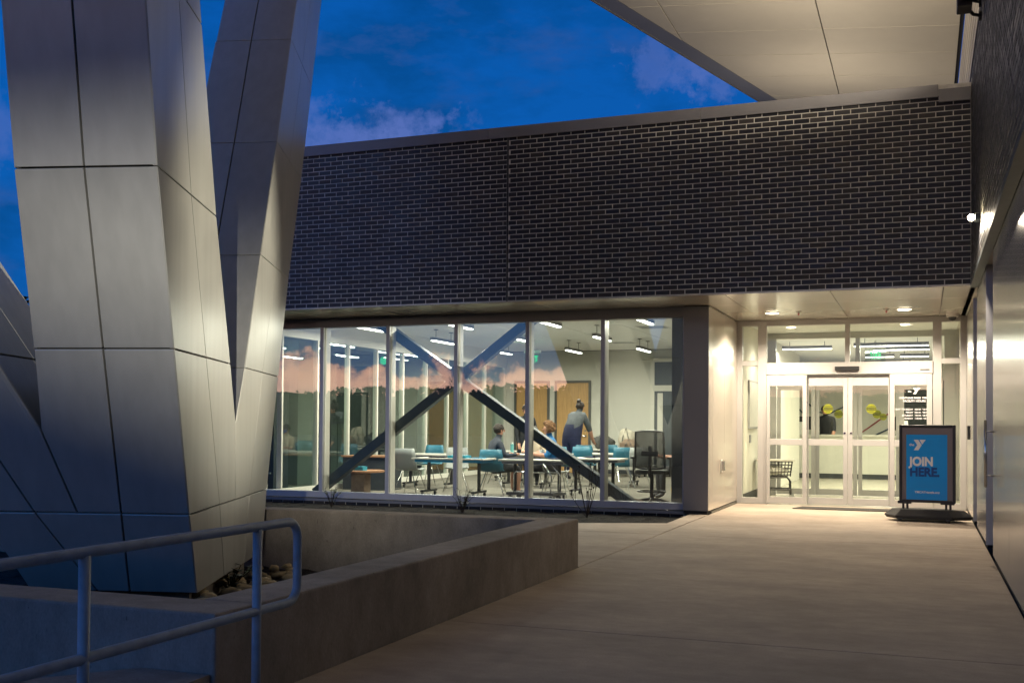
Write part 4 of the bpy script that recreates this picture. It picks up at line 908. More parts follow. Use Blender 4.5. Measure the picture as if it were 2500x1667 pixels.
s1 = sticker(-0.80, 1.53, 0, 1.0); s1.location.y = 20.98; tag(s1, 'half hidden caution sticker on the inner door behind the right leaf', 'sticker', G)
s1 = sticker(-0.69, 1.48, 0, 0.8); s1.location.y = 20.93; tag(s1, 'bright small caution sticker overlapping the one behind it on the inner door', 'sticker', G)
for k, xx in enumerate((-2.2, -0.3)):
    d = empty('vestibule_downlight', (xx, 19.7, 3.06), 0, ('left recessed downlight of the vestibule ceiling', 'right recessed downlight of the vestibule ceiling')[k], 'downlight', 'vestibule downlights')
    MB().cyl((0, 0, -0.006), 0.07, 0.01, 16).build('lens', M['led_warm'], d); lamp('SPOT', 'downlight_lamp', (0, 0, -0.03), P_VEST, (1, 0.93, 0.76), d, aim=(0, 0.01, -3), spot=140, blend=0.8, radius=0.06)
for (x0, x1, y, a) in LOBBY:
    L_ = x1-x0; s = empty('lobby_light', ((x0+x1)/2, y, 2.90), 0, a, 'pendant light', 'linear lights of the lobby')
    MB().box(-L_/2, L_/2, -0.04, 0.04, 0.0, 0.06).build('housing', M['coping'], s); MB().box(-L_/2+.01, L_/2-.01, -0.035, 0.035, -0.014, -0.001).build('diffuser', M['led_strip'], s)
    for xx in (-L_*.35, L_*.35): MB().cyl((xx, 0, 0.1), 0.006, 0.1, 6).build('hanger', M['steel_dark'], s)
    lamp('AREA', 'strip_lamp', (0, 0, -0.03), P_VEST*0.42*L_, COOL, s, size=L_-.05, size_y=0.07)
ex2 = empty('exit_sign', (-0.92, 23.2, 2.76), 0, 'green mirrored exit sign seen from behind through the transom', 'exit sign')
MB().box(-0.20, 0.20, -0.005, 0.005, -0.13, 0.13).build('plate', M['inner_glass'], ex2); MB().box(-0.2, 0.2, -0.03, 0.03, 0.13, 0.2).box(-0.02, 0.02, -0.02, 0.02, 0.2, 0.30).build('housing', M['white_plastic'], ex2)
text('EXIT', 'lettering', 0.19, M['exit_green'], ex2, Matrix.Translation((0, -0.012, -0.07)) @ Matrix.Rotation(R(90), 4, 'X') @ Matrix.Diagonal((-0.55, 1, 1, 1)), 0.004, 0.004, 'CENTER')
# mural lines on the lobby wall
mu = empty('wall_mural', (-2.2, 31.58, 0), 0, 'thin navy and red lines painted across the lobby back wall', 'mural')
for pts, c in (([(-1.9, 2.4), (-1.2, 1.9), (-0.7, 1.35), (-0.3, 1.0)], 'line_navy'), ([(-1.9, 1.95), (-1.3, 1.6), (-0.9, 1.25)], 'line_navy'), ([(-1.9, 1.62), (-1.45, 1.35), (-1.2, 1.1)], 'line_red'), ([(-0.9, 2.0), (-0.6, 1.72), (-0.3, 1.66), (0.1, 1.85), (0.35, 2.5)], 'line_navy'),
               ([(0.25, 0.9), (0.8, 1.3), (1.4, 1.75)], 'line_red'), ([(0.3, 0.75), (0.9, 1.05), (1.4, 1.3)], 'line_navy')):
    MB().tube([(x, 0, z) for x, z in pts], 0.02, 6).build('line', M[c], mu)
rc = empty('reception_counter', (-1.9, 28.6, 0), 0, 'long pale reception counter at the back of the lobby', 'counter')
MB().box(-1.6, 2.0, -0.3, 0.3, 0.12, 1.05).build('front', M['paint_cream'], rc); MB().box(-1.66, 2.06, -0.36, 0.36, 1.05, 1.10).build('worktop', M['laminate'], rc); MB().box(-1.56, 1.96, -0.27, 0.27, 0.0, 0.12).build('plinth', M['grey_dark'], rc)
def monitor(x, y, z, rz, lab):
    m_ = empty('monitor', (x, y, z), rz, lab, 'monitor'); MB().box(-0.27, 0.27, -0.02, 0.015, 0.12, 0.46).build('screen', M['blk'], m_, bevel=0.005); MB().box(-0.02, 0.02, -0.0, 0.03, 0.0, 0.2).box(-0.11, 0.11, -0.08, 0.08, 0, 0.012).build('stand', M['steel_dark'], m_)
monitor(-2.95, 28.55, 1.10, R(170), 'dark computer monitor on the counter left of the clerk'); monitor(-0.72, 28.55, 1.10, R(75), 'computer monitor seen edge-on at the right end of the counter')
pp = empty('paper_notice', (-3.0, 28.3, 1.10), 0, 'white paper notice standing on the counter', 'notice'); MB().prism([(-0.12, 0, 0), (0.12, 0, 0), (0.12, 0.05, 0.32), (-0.12, 0.05, 0.32)], (0, 0.004, 0)).build('sheet', M['paper'], pp)
pp = empty('sign_holder', (-0.45, 28.4, 1.10), R(-20), 'white angled sign holder at the right end of the counter', 'sign'); MB().prism([(-0.12, 0, 0), (0.12, 0, 0), (0.06, 0.08, 0.36), (-0.1, 0.08, 0.36)], (0, 0.02, 0)).build('sheet', M['paper'], pp)
# picture and switch on the vestibule wall
pf_ = empty('picture_frame', (-2.866, 19.6, 1.35), 0, 'slim framed board on the vestibule wall behind the left sidelight', 'frame'); MB().box(0, 0.025, -0.5, 0.5, -0.1, 0.75).build('frame', M['alu'], pf_); MB().box(0.02, 0.028, -0.47, 0.47, -0.07, 0.72).build('board', M['paper'], pf_)
pf_ = empty('wall_switch', (-2.866, 19.3, 1.0), 0, 'silver switch plate on the vestibule wall below the framed board', 'switch'); MB().box(0, 0.02, -0.06, 0.06, 0, 0.14).build('plate', M['alu'], pf_)
# wire cart
ct = empty('basket_cart', (-2.50, 19.9, 0), R(8), 'black wire basket cart of folded towels inside the vestibule', 'cart')
mb = MB(); X, Y_, = 0.30, 0.22
def ring(z, sx, sy): return [V((-sx, -sy, z)), V((sx, -sy, z)), V((sx, sy, z)), V((-sx, sy, z)), V((-sx, -sy, z))]
for z, k in ((0.42, .88), (0.48, .92), (0.54, .95), (0.60, .98), (0.66, 1)): mb.tube(ring(z, X*k, Y_*k), 0.006, 5)
for i in range(11):
    x = -X+2*X*i/10
    for s_ in (-1, 1): mb.tube([V((x*.88, s_*Y_*.88, .40)), V((x, s_*Y_, .67))], 0.005, 5)
for i in range(7):
    y = -Y_+2*Y_*i/6
    for s_ in (-1, 1): mb.tube([V((s_*X*.88, y*.88, .40)), V((s_*X, y, .67))], 0.005, 5)
mb.build('basket', M['blk'], ct)
MB().box(-0.34, 0.34, -0.24, 0.24, 0.675, 0.70).build('tray_top', M['laminate'], ct)
mb = MB()
for s_ in (-1, 1):
    mb.tube([V((-.26, s_*.2, .08)), V((-.26, s_*.2, .30)), V((-.22, s_*.2, .38)), V((.2, s_*.2, .39)), V((.26, s_*.2, .32)), V((.27, s_*.2, .08))], 0.017, 8)
mb.tube([V((-.26, -.2, .17)), V((.27, -.2, .17))], .017, 8).tube([V((-.26, .2, .17)), V((.27, .2, .17))], .017, 8).tube([V((.27, .2, .17)), V((.27, -.2, .17))], .015, 8)
mb.build('frame', M['blk'], ct)
for sx in (-.26, .27):
    for sy in (-.2, .2): MB().cyl((sx+.02, sy, .05), .048, .025, 16, axis='y').build('wheel', M['chair_grey'], ct)
MB().blob((0, 0, 0.50), 0.2, 3, .3, 2, sq=(1.1, .85, .45)).build('towels', M['paper'], ct, smooth=True)

# =================================================================== furniture
def table(x, y, w, d, lab, rz=0, h=0.67, blue=False):
    t = empty('table', (x, y, FZ), rz, lab, 'table', 'white topped folding tables of the meeting room')
    MB().box(-w/2, w/2, -d/2, d/2, h-0.03, h).build('tabletop', M['laminate'], t, bevel=0.006)
    MB().box(-w/2+0.05, w/2-0.05, -d/2+0.04, d/2-0.04, h-0.075, h-0.031).build('apron', M['book_blue'] if blue else M['coping'], t)
    for sx in (-1, 1):
        X = sx*(w/2-0.2)
        MB().tube([V((X, 0, 0.1)), V((X, 0, h-0.07))], 0.032, 8).box(X-0.03, X+0.03, -d/2+0.02, d/2-0.02, 0.07, 0.105).build('leg', M['blk'], t)
        for sy in (-1, 1): MB().cyl((X, sy*(d/2-0.05), 0.032), 0.032, 0.03, 12, axis='x').build('caster', M['blk'], t)
    return t
table(-7.70, 17.35, 1.36, 0.62, 'table with blue folders on it, behind the second window pane', blue=True)
table(-6.15, 17.35, 1.20, 0.60, 'table by the window in front of the seated people')
table(-5.55, 18.75, 1.10, 0.60, 'table behind the lower end of the cross brace')
table(-6.10, 22.10, 1.25, 0.65, 'table in the middle of the room behind the office chair')
table(-7.00, 25.90, 1.50, 0.65, 'table at the back wall holding the bags')
table(-7.50, 20.55, 1.20, 0.65, 'table before the person with the blue mask')
table(-9.20, 19.60, 1.30, 0.65, 'table left of the cross brace near the partition')
table(-8.60, 22.9, 1.20, 0.65, 'table near the partition in front of the left wooden door')

def chair_tree(kind):
    mt = M['chair_blue'] if kind == 'blue' else M['chair_grey']
    c = empty('chair', (0, 0, 0))
    # one piece shell: seat and curved back, thickened
    mb = MB(); prof = [(-0.22, 0.445), (-0.16, 0.43), (0.0, 0.42), (0.14, 0.425), (0.20, 0.47), (0.235, 0.58), (0.255, 0.70), (0.275, 0.82)]
    nx = 7; W_ = [0.21, 0.22, 0.225, 0.225, 0.215, 0.215, 0.21, 0.19]; th = 0.012
    for s_ in (0, 1):
        for k, (yy, zz) in enumerate(prof):
            for i in range(nx):
                u_ = -1+2*i/(nx-1); cv = 0.03*u_*u_
                if k < 4: mb.v.append((u_*W_[k], yy, zz+cv*0.8-s_*th))
                else: mb.v.append((u_*W_[k], yy-cv*1.3-(-1)*s_*th, zz))
    n_ = len(prof)*nx
    for k in range(len(prof)-1):
        for i in range(nx-1):
            a = k*nx+i; mb.f.append((a, a+1, a+nx+1, a+nx)); mb.f.append((n_+a, n_+a+nx, n_+a+nx+1, n_+a+1)); mb.m += [0, 0]
    edge = [i for i in range(nx)] + [k*nx+nx-1 for k in range(1, len(prof))] + [(len(prof)-1)*nx+i for i in reversed(range(nx-1))] + [k*nx for k in reversed(range(1, len(prof)-1))]
    for k in range(len(edge)):
        a, b = edge[k], edge[(k+1) % len(edge)]; mb.f.append((a, n_+a, n_+b, b)); mb.m.append(0)
    mb.build('shell', mt, c, smooth=True)
    for sx in (-1, 1):
        for sy, yt in ((-1, -0.14), (1, 0.12)):
            MB().tube([V((sx*0.10, yt, 0.415)), V((sx*0.235, sy*0.235, 0.0))], 0.0085, 6).build('leg', M['chrome'], c)
        MB().tube([V((sx*0.21, -0.19, 0.09)), V((sx*0.21, 0.19, 0.09))], 0.006, 6).build('stretcher', M['chrome'], c)
    return c
protos = {}
def chair(kind, x, y, rz, lab):
    if kind not in protos: protos[kind] = c = chair_tree(kind)
    else: c = copy_tree(protos[kind])
    c.location = (x, y, FZ); c.rotation_euler = (0, 0, R(rz))
    tag(c, lab, 'chair', 'blue and grey shell chairs of the meeting room'); return c
chair('blue', -7.20, 17.92, 195, 'blue shell chair carrying the person in the navy top')
chair('grey', -8.72, 17.70, 180, 'grey shell chair seen from behind next to the table with blue folders')
chair('grey', -6.02, 17.95, 100, 'grey shell chair carrying the curly haired person')
chair('blue', -7.60, 21.35, 0, 'blue shell chair carrying the person with the blue mask')
chair('blue', -6.85, 21.1, 160, 'blue shell chair right of the curly haired person, in front of the leaning woman')
chair('blue', -8.35, 21.4, 150, 'blue shell chair behind the water bottle')
chair('blue', -6.55, 21.4, 185, 'blue shell chair at the left end of the middle table')
chair('blue', -7.05, 23.3, 175, 'blue shell chair right of the leaning woman')
chair('blue', -6.55, 23.9, 160, 'farthest blue shell chair right of the leaning woman')
chair('blue', -5.75, 21.45, 200, 'blue shell chair behind the right mullion at the middle table')
chair('grey', -5.3, 21.3, 180, 'grey shell chair under the middle table by the office chair')
chair('blue', -9.6, 20.4, 0, 'blue shell chair at the table near the partition')
chair('grey', -8.2, 18.6, 20, 'grey shell chair facing the window behind the blue folders')

oc = empty('office_chair', (-4.02, 16.78, FZ), R(186), 'tall black mesh office chair with a foot ring by the right window pane', 'office chair')
mb = MB()
def bk(u_, t): return V((u_*(0.235-0.02*t), 0.20+0.09*t+0.02*u_*u_, 0.60+0.56*t))
fr_ = [bk(-1, 0), bk(-1, .5), bk(-1, 1), bk(-.5, 1.02), bk(.5, 1.02), bk(1, 1), bk(1, .5), bk(1, 0), bk(.5, -.03), bk(-.5, -.03), bk(-1, 0)]
mb.tube(fr_, 0.016, 8).build('back_frame', M['blk'], oc)
mb = MB()
for k in range(6):
    for i in range(6): mb.v.append(tuple(bk(-1+2*i/5, k/5)))
for k in range(5):
    for i in range(5): a = k*6+i; mb.f.append((a, a+1, a+7, a+6)); mb.m.append(0)
o = mb.build('mesh_back', M['mesh_sheer'], oc, smooth=True); sm = o.modifiers.new('t', 'SOLIDIFY'); sm.thickness = 0.008
MB().box(-0.13, 0.13, 0.235, 0.265, 0.78, 0.86).box(-0.025, 0.025, 0.22, 0.26, 0.45, 0.95).build('spine', M['blk'], oc, bevel=0.01)
MB().box(-0.24, 0.24, -0.24, 0.22, 0.50, 0.56).build('seat', M['mesh_fabric'], oc, bevel=0.02)
for sx in (-1, 1): MB().box(sx*0.29-0.012, sx*0.29+0.012, -0.02, 0.04, 0.46, 0.74).box(sx*0.29-0.04, sx*0.29+0.04, -0.14, 0.12, 0.735, 0.765).box(min(sx*0.2, sx*0.3), max(sx*0.2, sx*0.3), -0.01, 0.03, 0.455, 0.475).build('armrest', M['blk'], oc, bevel=0.008)
MB().cyl((0, 0, 0.28), 0.03, 0.42, 12).build('gas_lift', M['blk'], oc)
mb = MB(); mb.tube([V((0.22*math.cos(2*math.pi*i/24), 0.22*math.sin(2*math.pi*i/24), 0.22)) for i in range(25)], 0.012, 6, caps=False)
for i in range(3): a = i*2.094; mb.tube([V((0, 0, .20)), V((.22*math.cos(a), .22*math.sin(a), .22))], .01, 6)
mb.build('foot_ring', M['blk'], oc)
mb = MB()
for i in range(5):
    a = 2*math.pi*i/5+.3; mb.tube([V((0, 0, .10)), V((.30*math.cos(a), .30*math.sin(a), .06))], [.03, .018], 8)
mb.build('star_base', M['blk'], oc)
for i in range(5):
    a = 2*math.pi*i/5+.3; MB().cyl((.30*math.cos(a), .30*math.sin(a), .028), .028, .04, 12, axis='x').build('caster', M['blk'], oc)

cr2 = empty('chair_trolley', (-6.05, 16.95, FZ), R(-4), 'low black wheeled frame standing in front of the curly haired person', 'trolley')
MB().box(-0.42, 0.42, -0.22, 0.22, 0.10, 0.14).build('deck', M['blk'], cr2)
MB().tube([V((.36, -.18, .14)), V((.38, -.18, .42)), V((.22, -.16, .62))], .013, 8).tube([V((-.30, -.18, .14)), V((-.30, -.18, .44)), V((-.26, -.18, .48)), V((.26, -.18, .47))], .011, 8).tube([V((.36, .18, .14)), V((.38, .18, .42)), V((.22, .16, .62))], .013, 8).build('frame_tube', M['chrome'], cr2, smooth=True)
for sx in (-.36, .36):
    for sy in (-.17, .17): MB().cyl((sx, sy, .045), .045, .03, 12, axis='y').build('caster', M['blk'], cr2)
cf = empty('low_table', (-9.35, 17.0, FZ), 0, 'low table with thin wood top and grey drum base near the left panes', 'table')
MB().cyl((0, 0, .415), .42, .03, 28).build('top', M['wood_top'], cf); MB().box(-.14, .14, -.12, .12, 0, .40).build('base', M['bag_brown'], cf, bevel=.02)
bx = empty('teal_box', (-9.35, 16.95, FZ+.43), 0, 'small teal box on the low wooden topped table', 'box'); MB().box(-.11, .11, -.08, .08, 0, .07).build('box', M['teal_paint'], bx)
cb = empty('sideboard', (-9.85, 18.5, FZ), 0, 'dark low cabinet against the partition behind the brace foot', 'cabinet'); MB().box(-.55, .4, -.3, .3, 0, .62).build('carcass', M['grey_dark'], cb); MB().box(-.58, .43, -.33, .33, .62, .65).build('top', M['wood_top'], cb)
for i, (x, y, w, d, h_, m_, lab) in enumerate(((-7.55, 17.25, .34, .26, .045, 'teal_paint', 'bright blue folder stack on the left table'), (-7.95, 17.28, .30, .24, .03, 'cloth_black', 'black folder on the left table'), (-7.22, 17.30, .24, .2, .012, 'book_blue', 'thin blue sheet folder at the right end of the left table'),
        (-6.55, 17.35, .46, .24, .018, 'cloth_navy', 'long navy folded cloth on the table by the window'), (-5.85, 17.45, .28, .22, .02, 'cloth_navy', 'navy folded cloth in front of the curly haired person'), (-5.6, 18.7, .30, .2, .03, 'cloth_navy', 'navy bundle on the table behind the brace'))):
    o = MB().blob((0, 0, h_/2), 1, i, .12, 2, sq=(w/2, d/2, h_/2)).build('folded_cloth', M[m_], None, loc=(x, y, FZ+.672)) if 'cloth' in lab or 'bundle' in lab else MB().box(-w/2, w/2, -d/2, d/2, 0, h_).build('folder', M[m_], None, loc=(x, y, FZ+.671))
    tag(o, lab, 'cloth' if 'cloth' in lab or 'bundle' in lab else 'folder')
bt = empty('water_bottle', (-7.75, 20.35, FZ+.67), 0, 'pale teal water bottle on the table right of the dark haired head', 'bottle'); MB().cyl((0, 0, .1), .036, .2, 12).build('body', M['bottle'], bt); MB().cyl((0, 0, .215), .025, .04, 10).build('cap', M['white_plastic'], bt)
tr_ = empty('papers', (-6.95, 20.5, FZ+.672), 0.1, 'white papers spread on the table of the masked person', 'papers'); MB().box(-.15, .15, -.1, .1, 0, .004).box(-.42, -.2, -.12, .16, 0, .006).box(.2, .4, -.05, .2, 0, .02).build('sheet', M['paper'], tr_)
def bag(x, y, s, mt, lab, nm, sq, seed):
    b = empty(nm, (x, y, FZ+.67), 0, lab, 'bag'); MB().blob((0, 0, s*sq[2]*.92), s, seed, .35, 3, sq=sq).build('body', M[mt], b, smooth=True)
    MB().tube([V((-s*.5, -s*.5, s*.5)), V((-s*.3, -s*.85*sq[1]-.02, s*1.1*sq[2])), V((0, -s*.3, s*1.95*sq[2])), V((s*.3, -s*.85*sq[1]-.02, s*1.1*sq[2])), V((s*.5, -s*.5, s*.4))], .012, 6).build('strap', M['bag_grey'], b)
bag(-7.42, 25.85, .25, 'bag_grey', 'slumped grey backpack on the rear table', 'backpack', (1.1, .7, .75), 2)
bag(-6.85, 25.95, .22, 'bag_cream', 'upright cream tote bag on the rear table', 'tote_bag', (.95, .6, 1.25), 5)
bag(-6.72, 25.70, .18, 'bag_brown', 'brown handbag in front of the cream tote', 'handbag', (1.3, .6, .72), 8)
yb_ = empty('yellow_bag', (-3.86, 17.9, FZ), 0, 'yellow and black bag on the floor right of the office chair', 'bag'); MB().blob((0, 0, .17), .13, 4, .3, 2, sq=(.8, .8, 1.25)).build('body', M['yellow'], yb_, smooth=True); MB().blob((0, 0, .33), .07, 4, .3, 2, sq=(1, 1, .6)).build('flap', M['blk'], yb_, smooth=True)
tm = empty('floor_mat', (-4.3, 16.5, FZ), 0, 'rolled pink brown cushion on the floor under the office chair', 'cushion'); MB().blob((0, 0, .06), .22, 6, .2, 2, sq=(1.2, .5, .28)).build('cushion', M['bag_brown'], tm, smooth=True)

# =================================================================== people
def person(loc, rz, J_, mats, label, hair=None, extra=None, fat=1.12):
    """J_: joint -> (x, y, z, radius); one continuous skin, materials by nearest bone"""
    edges = [('pelvis', 'belly'), ('belly', 'chest'), ('chest', 'neck'), ('neck', 'jaw'), ('jaw', 'head'), ('head', 'crown')]
    mt = {('pelvis', 'belly'): 'low', ('belly', 'chest'): 'up', ('chest', 'neck'): 'up', ('neck', 'jaw'): 'skin', ('jaw', 'head'): 'skin', ('head', 'crown'): 'skin'}
    for s in 'lr':
        for a, b, k in (('chest', 'sh', 'up'), ('sh', 'el', 'sleeve'), ('el', 'wr', 'fore'), ('wr', 'ha', 'skin'), ('pelvis', 'hip', 'low'), ('hip', 'kn', 'low'), ('kn', 'an', 'shin'), ('an', 'to', 'shoe')):
            A = a if a in ('chest', 'pelvis') else a+s; B_ = b+s; edges.append((A, B_)); mt[(A, B_)] = k
    J_ = {k: (v[0], v[1], v[2], v[3]*(fat if k[:2] in ('pe', 'be', 'ch', 'sh', 'hi', 'kn', 'el') else 1)) for k, v in J_.items()}
    J2 = dict(J_)
    for s, sg in (('l', -1), ('r', 1)):
        h = V(J_['ha'+s][:3]); w = V(J_['wr'+s][:3]); d = (h-w).normalized(); side = V((sg, 0, 0)) if abs(d.x) < .8 else V((0, 1, 0)); 
        for i, (o_, ln) in enumerate(((-.030, .062), (-.010, .072), (.010, .068), (.028, .055))):
            p1 = h+side*o_+d*ln*.55+V((0, 0, .004)); p2 = h+side*o_*1.1+d*ln+V((0, 0, -.018))
            J2['f%d%s' % (i, s)] = (*p1, .0095); J2['g%d%s' % (i, s)] = (*p2, .0085)
            for e in (('ha'+s, 'f%d%s' % (i, s)), ('f%d%s' % (i, s), 'g%d%s' % (i, s))): edges.append(e); mt[e] = 'skin'
        p = w+d*.03-side*.035*sg*sg+V((0, 0, -.01)); J2['th'+s] = (*(w+d*.045-side*.048), .010); e = ('wr'+s, 'th'+s); edges.append(e); mt[e] = 'skin'
    names = list(J2); idx = {n: i for i, n in enumerate(names)}
    me = bpy.data.meshes.new('sk'); me.from_pydata([J2[n][:3] for n in names], [(idx[a], idx[b]) for a, b in edges], [])
    o = bpy.data.objects.new('sk', me); C.objects.link(o)
    o.modifiers.new('s', 'SKIN'); 
    if not me.skin_vertices: pass
    sk = me.skin_vertices[0].data if me.skin_vertices else None
    if sk is None:
        import bmesh
        bm = bmesh.new(); bm.from_mesh(me); ly = bm.verts.layers.skin.verify(); bm.verts.ensure_lookup_table()
        for v in bm.verts: r = J2[names[v.index]][3]; v[ly].radius = (r, r); v[ly].use_root = (names[v.index] == 'pelvis')
        bm.to_mesh(me); bm.free()
    else:
        for i, n in enumerate(names): r = J2[n][3]; sk[i].radius = (r, r); sk[i].use_root = (n == 'pelvis')
    ss = o.modifiers.new('u', 'SUBSURF'); ss.levels = 1; ss.render_levels = 1
    dg = bpy.context.evaluated_depsgraph_get(); dg.update()
    m2 = bpy.data.meshes.new_from_object(o.evaluated_get(dg)); bpy.data.objects.remove(o)
    m2.name = 'body'
    keys = ['skin', 'up', 'low', 'sleeve', 'fore', 'shin', 'shoe']; m2.materials.clear()
    for k in keys: m2.materials.append(M[mats[k]])
    segs = [(np.array(J2[a][:3]), np.array(J2[b][:3]), keys.index(mt[(a, b)]), (J2[a][3]+J2[b][3])/2) for a, b in edges]
    cen = np.array([f.center[:] for f in m2.polygons]); best = np.full(len(cen), 1e9); mi = np.zeros(len(cen), int)
    for a, b, k, r in segs:
        ab = b-a; t = np.clip(((cen-a)@ab)/(ab@ab+1e-9), 0, 1); d = np.linalg.norm(cen-(a+t[:, None]*ab), axis=1)-r*.9
        w = d < best; best[w] = d[w]; mi[w] = k
    for p, k in zip(m2.polygons, mi): p.material_index = int(k); p.use_smooth = True
    root = empty('person', loc, R(rz), label, 'person')
    b = bpy.data.objects.new('body', m2); link(b, root)
    hd = V(J_['head'][:3]); fw_ = V((0, -1, 0))
    hd_r = J_['head'][3]
    # face: nose and ears belong to the head
    MB().blob(hd+V((0, -hd_r*.98, -.012)), .016, 1, .1, 1, sq=(.8, 1, 1.3)).blob(hd+V((-hd_r*.98, .005, -.01)), .02, 1, .1, 1, sq=(.4, .8, 1.3)).blob(hd+V((hd_r*.98, .005, -.01)), .02, 1, .1, 1, sq=(.4, .8, 1.3)).build('nose_and_ears', M['skin'], root, smooth=True)
    MB().blob(hd+V((-.032, -hd_r*.93, .012)), .009, n=1, amp=0).blob(hd+V((.032, -hd_r*.93, .012)), .009, n=1, amp=0).build('eyes', M['blk'], root)
    if hair:
        mb = MB(); hm, style = hair
        if style == 'short': mb.blob(hd+V((0, .024, .03)), hd_r*1.09, 3, .16, 3, sq=(1, 1.02, 1.0))
        if style == 'curly':
            rr_ = random.Random(5)
            for i in range(64):
                a = rr_.uniform(0, 6.28); z_ = rr_.uniform(-.5, 1); q = V((math.cos(a)*math.sqrt(1-z_*z_), math.sin(a)*math.sqrt(1-z_*z_), z_))
                if q.y < -.45 and q.z < .45: continue
                mb.blob(hd+q*hd_r*1.08+V((0, .02, .02)), .042, i, .4, 1)
        if style == 'bun': mb.blob(hd+V((0, .022, .03)), hd_r*1.08, 3, .12, 3); mb.blob(hd+V((0, .06, .14)), .052, 2, .3, 2)
        mb.build('hair', M[hm], root, smooth=(style != 'curly'))
    if extra == 'mask': MB().blob(hd+V((0, -hd_r*.55, -.04)), hd_r*.72, 1, .05, 2, sq=(1.05, .75, .75)).build('face_mask', M['mask_blue'], root, smooth=True)
    return root
def seated(lean=0.0, arm=0.0, k=1.0):
    J_ = dict(pelvis=(0, .04, .50, .135), belly=(0, .03-lean*.3, .64, .125), chest=(0, .01-lean*.7, .84, .135), neck=(0, -.01-lean, 1.01, .055), jaw=(0, -.035-lean*1.1, 1.08, .06), head=(0, -.04-lean*1.15, 1.155, .088), crown=(0, -.035-lean*1.15, 1.21, .075))
    for s, g_ in (('l', -1), ('r', 1)):
        J_.update({'sh'+s: (g_*.175, .01-lean*.75, .93, .062), 'el'+s: (g_*.235, -.06-lean*.8, .70, .046), 'wr'+s: (g_*.17, -.28-arm, .72+arm*.1, .031), 'ha'+s: (g_*.15, -.34-arm, .725+arm*.1, .034),
                   'hip'+s: (g_*.09, .0, .48, .095), 'kn'+s: (g_*.12, -.42, .49, .062), 'an'+s: (g_*.12, -.40, .09, .042), 'to'+s: (g_*.13, -.55, .045, .038)})
    return {a: (b[0]*k, b[1]*k, b[2]*k, b[3]*k) for a, b in J_.items()}
def standing(bend=0.0, k=1.0, reach=False):
    c, s_ = math.cos(bend), math.sin(bend)
    def up(x, y, z): return (x, y*c - (z-.95)*s_, .95 + (z-.95)*c + y*s_)
    J_ = dict(pelvis=(0, .02, .95, .15))
    for n, p, r in (('belly', (0, 0, 1.10), .135), ('chest', (0, 0, 1.30), .145), ('neck', (0, 0, 1.48), .056), ('jaw', (0, -.02, 1.545), .06), ('head', (0, -.025, 1.62), .088), ('crown', (0, -.02, 1.68), .075)): J_[n] = (*up(*p), r)
    for s, g_ in (('l', -1), ('r', 1)):
        J_['sh'+s] = (*up(g_*.18, 0, 1.40), .065)
        e = up(g_*.24, 0, 1.13) if not reach else None
        sx, sy, sz = J_['sh'+s][:3]
        dn = (0, 0, -1) if not reach else (0.0, -.35, -.93)
        J_['el'+s] = (sx+g_*.05, sy+dn[1]*.28-.02, sz+dn[2]*.28, .046); J_['wr'+s] = (sx+g_*.03, sy+dn[1]*.5-.08, sz+dn[2]*.52, .031); J_['ha'+s] = (sx+g_*.02, sy+dn[1]*.57-.12, sz+dn[2]*.59, .034)
        J_['hip'+s] = (g_*.095, .02, .90, .11); J_['kn'+s] = (g_*.11, 0, .50, .068); J_['an'+s] = (g_*.11, .03, .09, .043); J_['to'+s] = (g_*.12, -.12, .045, .038)
    return {a: (b[0]*k, b[1]*k, b[2]*k, b[3]*k) for a, b in J_.items()}
def cl(**k): d = dict(skin='skin', up='cloth_navy', low='cloth_black', sleeve='cloth_navy', fore='skin', shin='cloth_black', shoe='blk'); d.update(k); return d
person((-7.17, 17.95, FZ), 132, seated(.05, .04), cl(up='cloth_slate', sleeve='cloth_slate', fore='cloth_slate', low='cloth_black', shin='skin'), 'person in a dark navy sweater seated with back to the window', ('hair_dark', 'short'))
person((-6.05, 17.98, FZ), -72, seated(.07, .06, 1.03), cl(up='cloth_blue', sleeve='cloth_blue', low='cloth_black'), 'curly haired person in a bright blue shirt seated in profile', ('hair_curly', 'curly'))
person((-7.62, 21.30, FZ), 12, seated(.03, .02, .97), cl(up='cloth_beige', sleeve='cloth_beige', low='cloth_slate'), 'person in a beige shirt and blue face mask seated facing the window', ('hair_dark', 'short'), 'mask')
person((-8.22, 22.4, FZ), 40, standing(0.06, .98), cl(up='cloth_black', sleeve='cloth_black', fore='cloth_black'), 'person in black standing half hidden behind the window mullion', ('hair_dark', 'short'))
person((-7.50, 23.5, FZ), 158, standing(0.42, 1.08, True), cl(up='cloth_grey', sleeve='cloth_grey', low='cloth_navy', shin='cloth_navy'), 'person in a grey T-shirt with a hair bun leaning before the wooden door', ('hair_dark', 'bun'), None, 1.4)
person((-3.86, 18.45, FZ), -60, seated(.04, .05, 1.0), cl(up='paper', sleeve='paper', low='cloth_black'), 'person in a pale top seated mostly hidden behind the office chair', ('hair_dark', 'short'))
person((-2.35, 29.10, 0), -10, standing(0.18, 1.07, True), cl(up='cloth_black', sleeve='cloth_black'), 'clerk in a dark polo bending over the reception counter', ('hair_dark', 'short'))
person((-3.25, 29.2, 0), 60, standing(0.05, .95), cl(up='cloth_black', sleeve='cloth_black'), 'second person in dark clothes at the left end of the reception counter', ('hair_dark', 'short'))

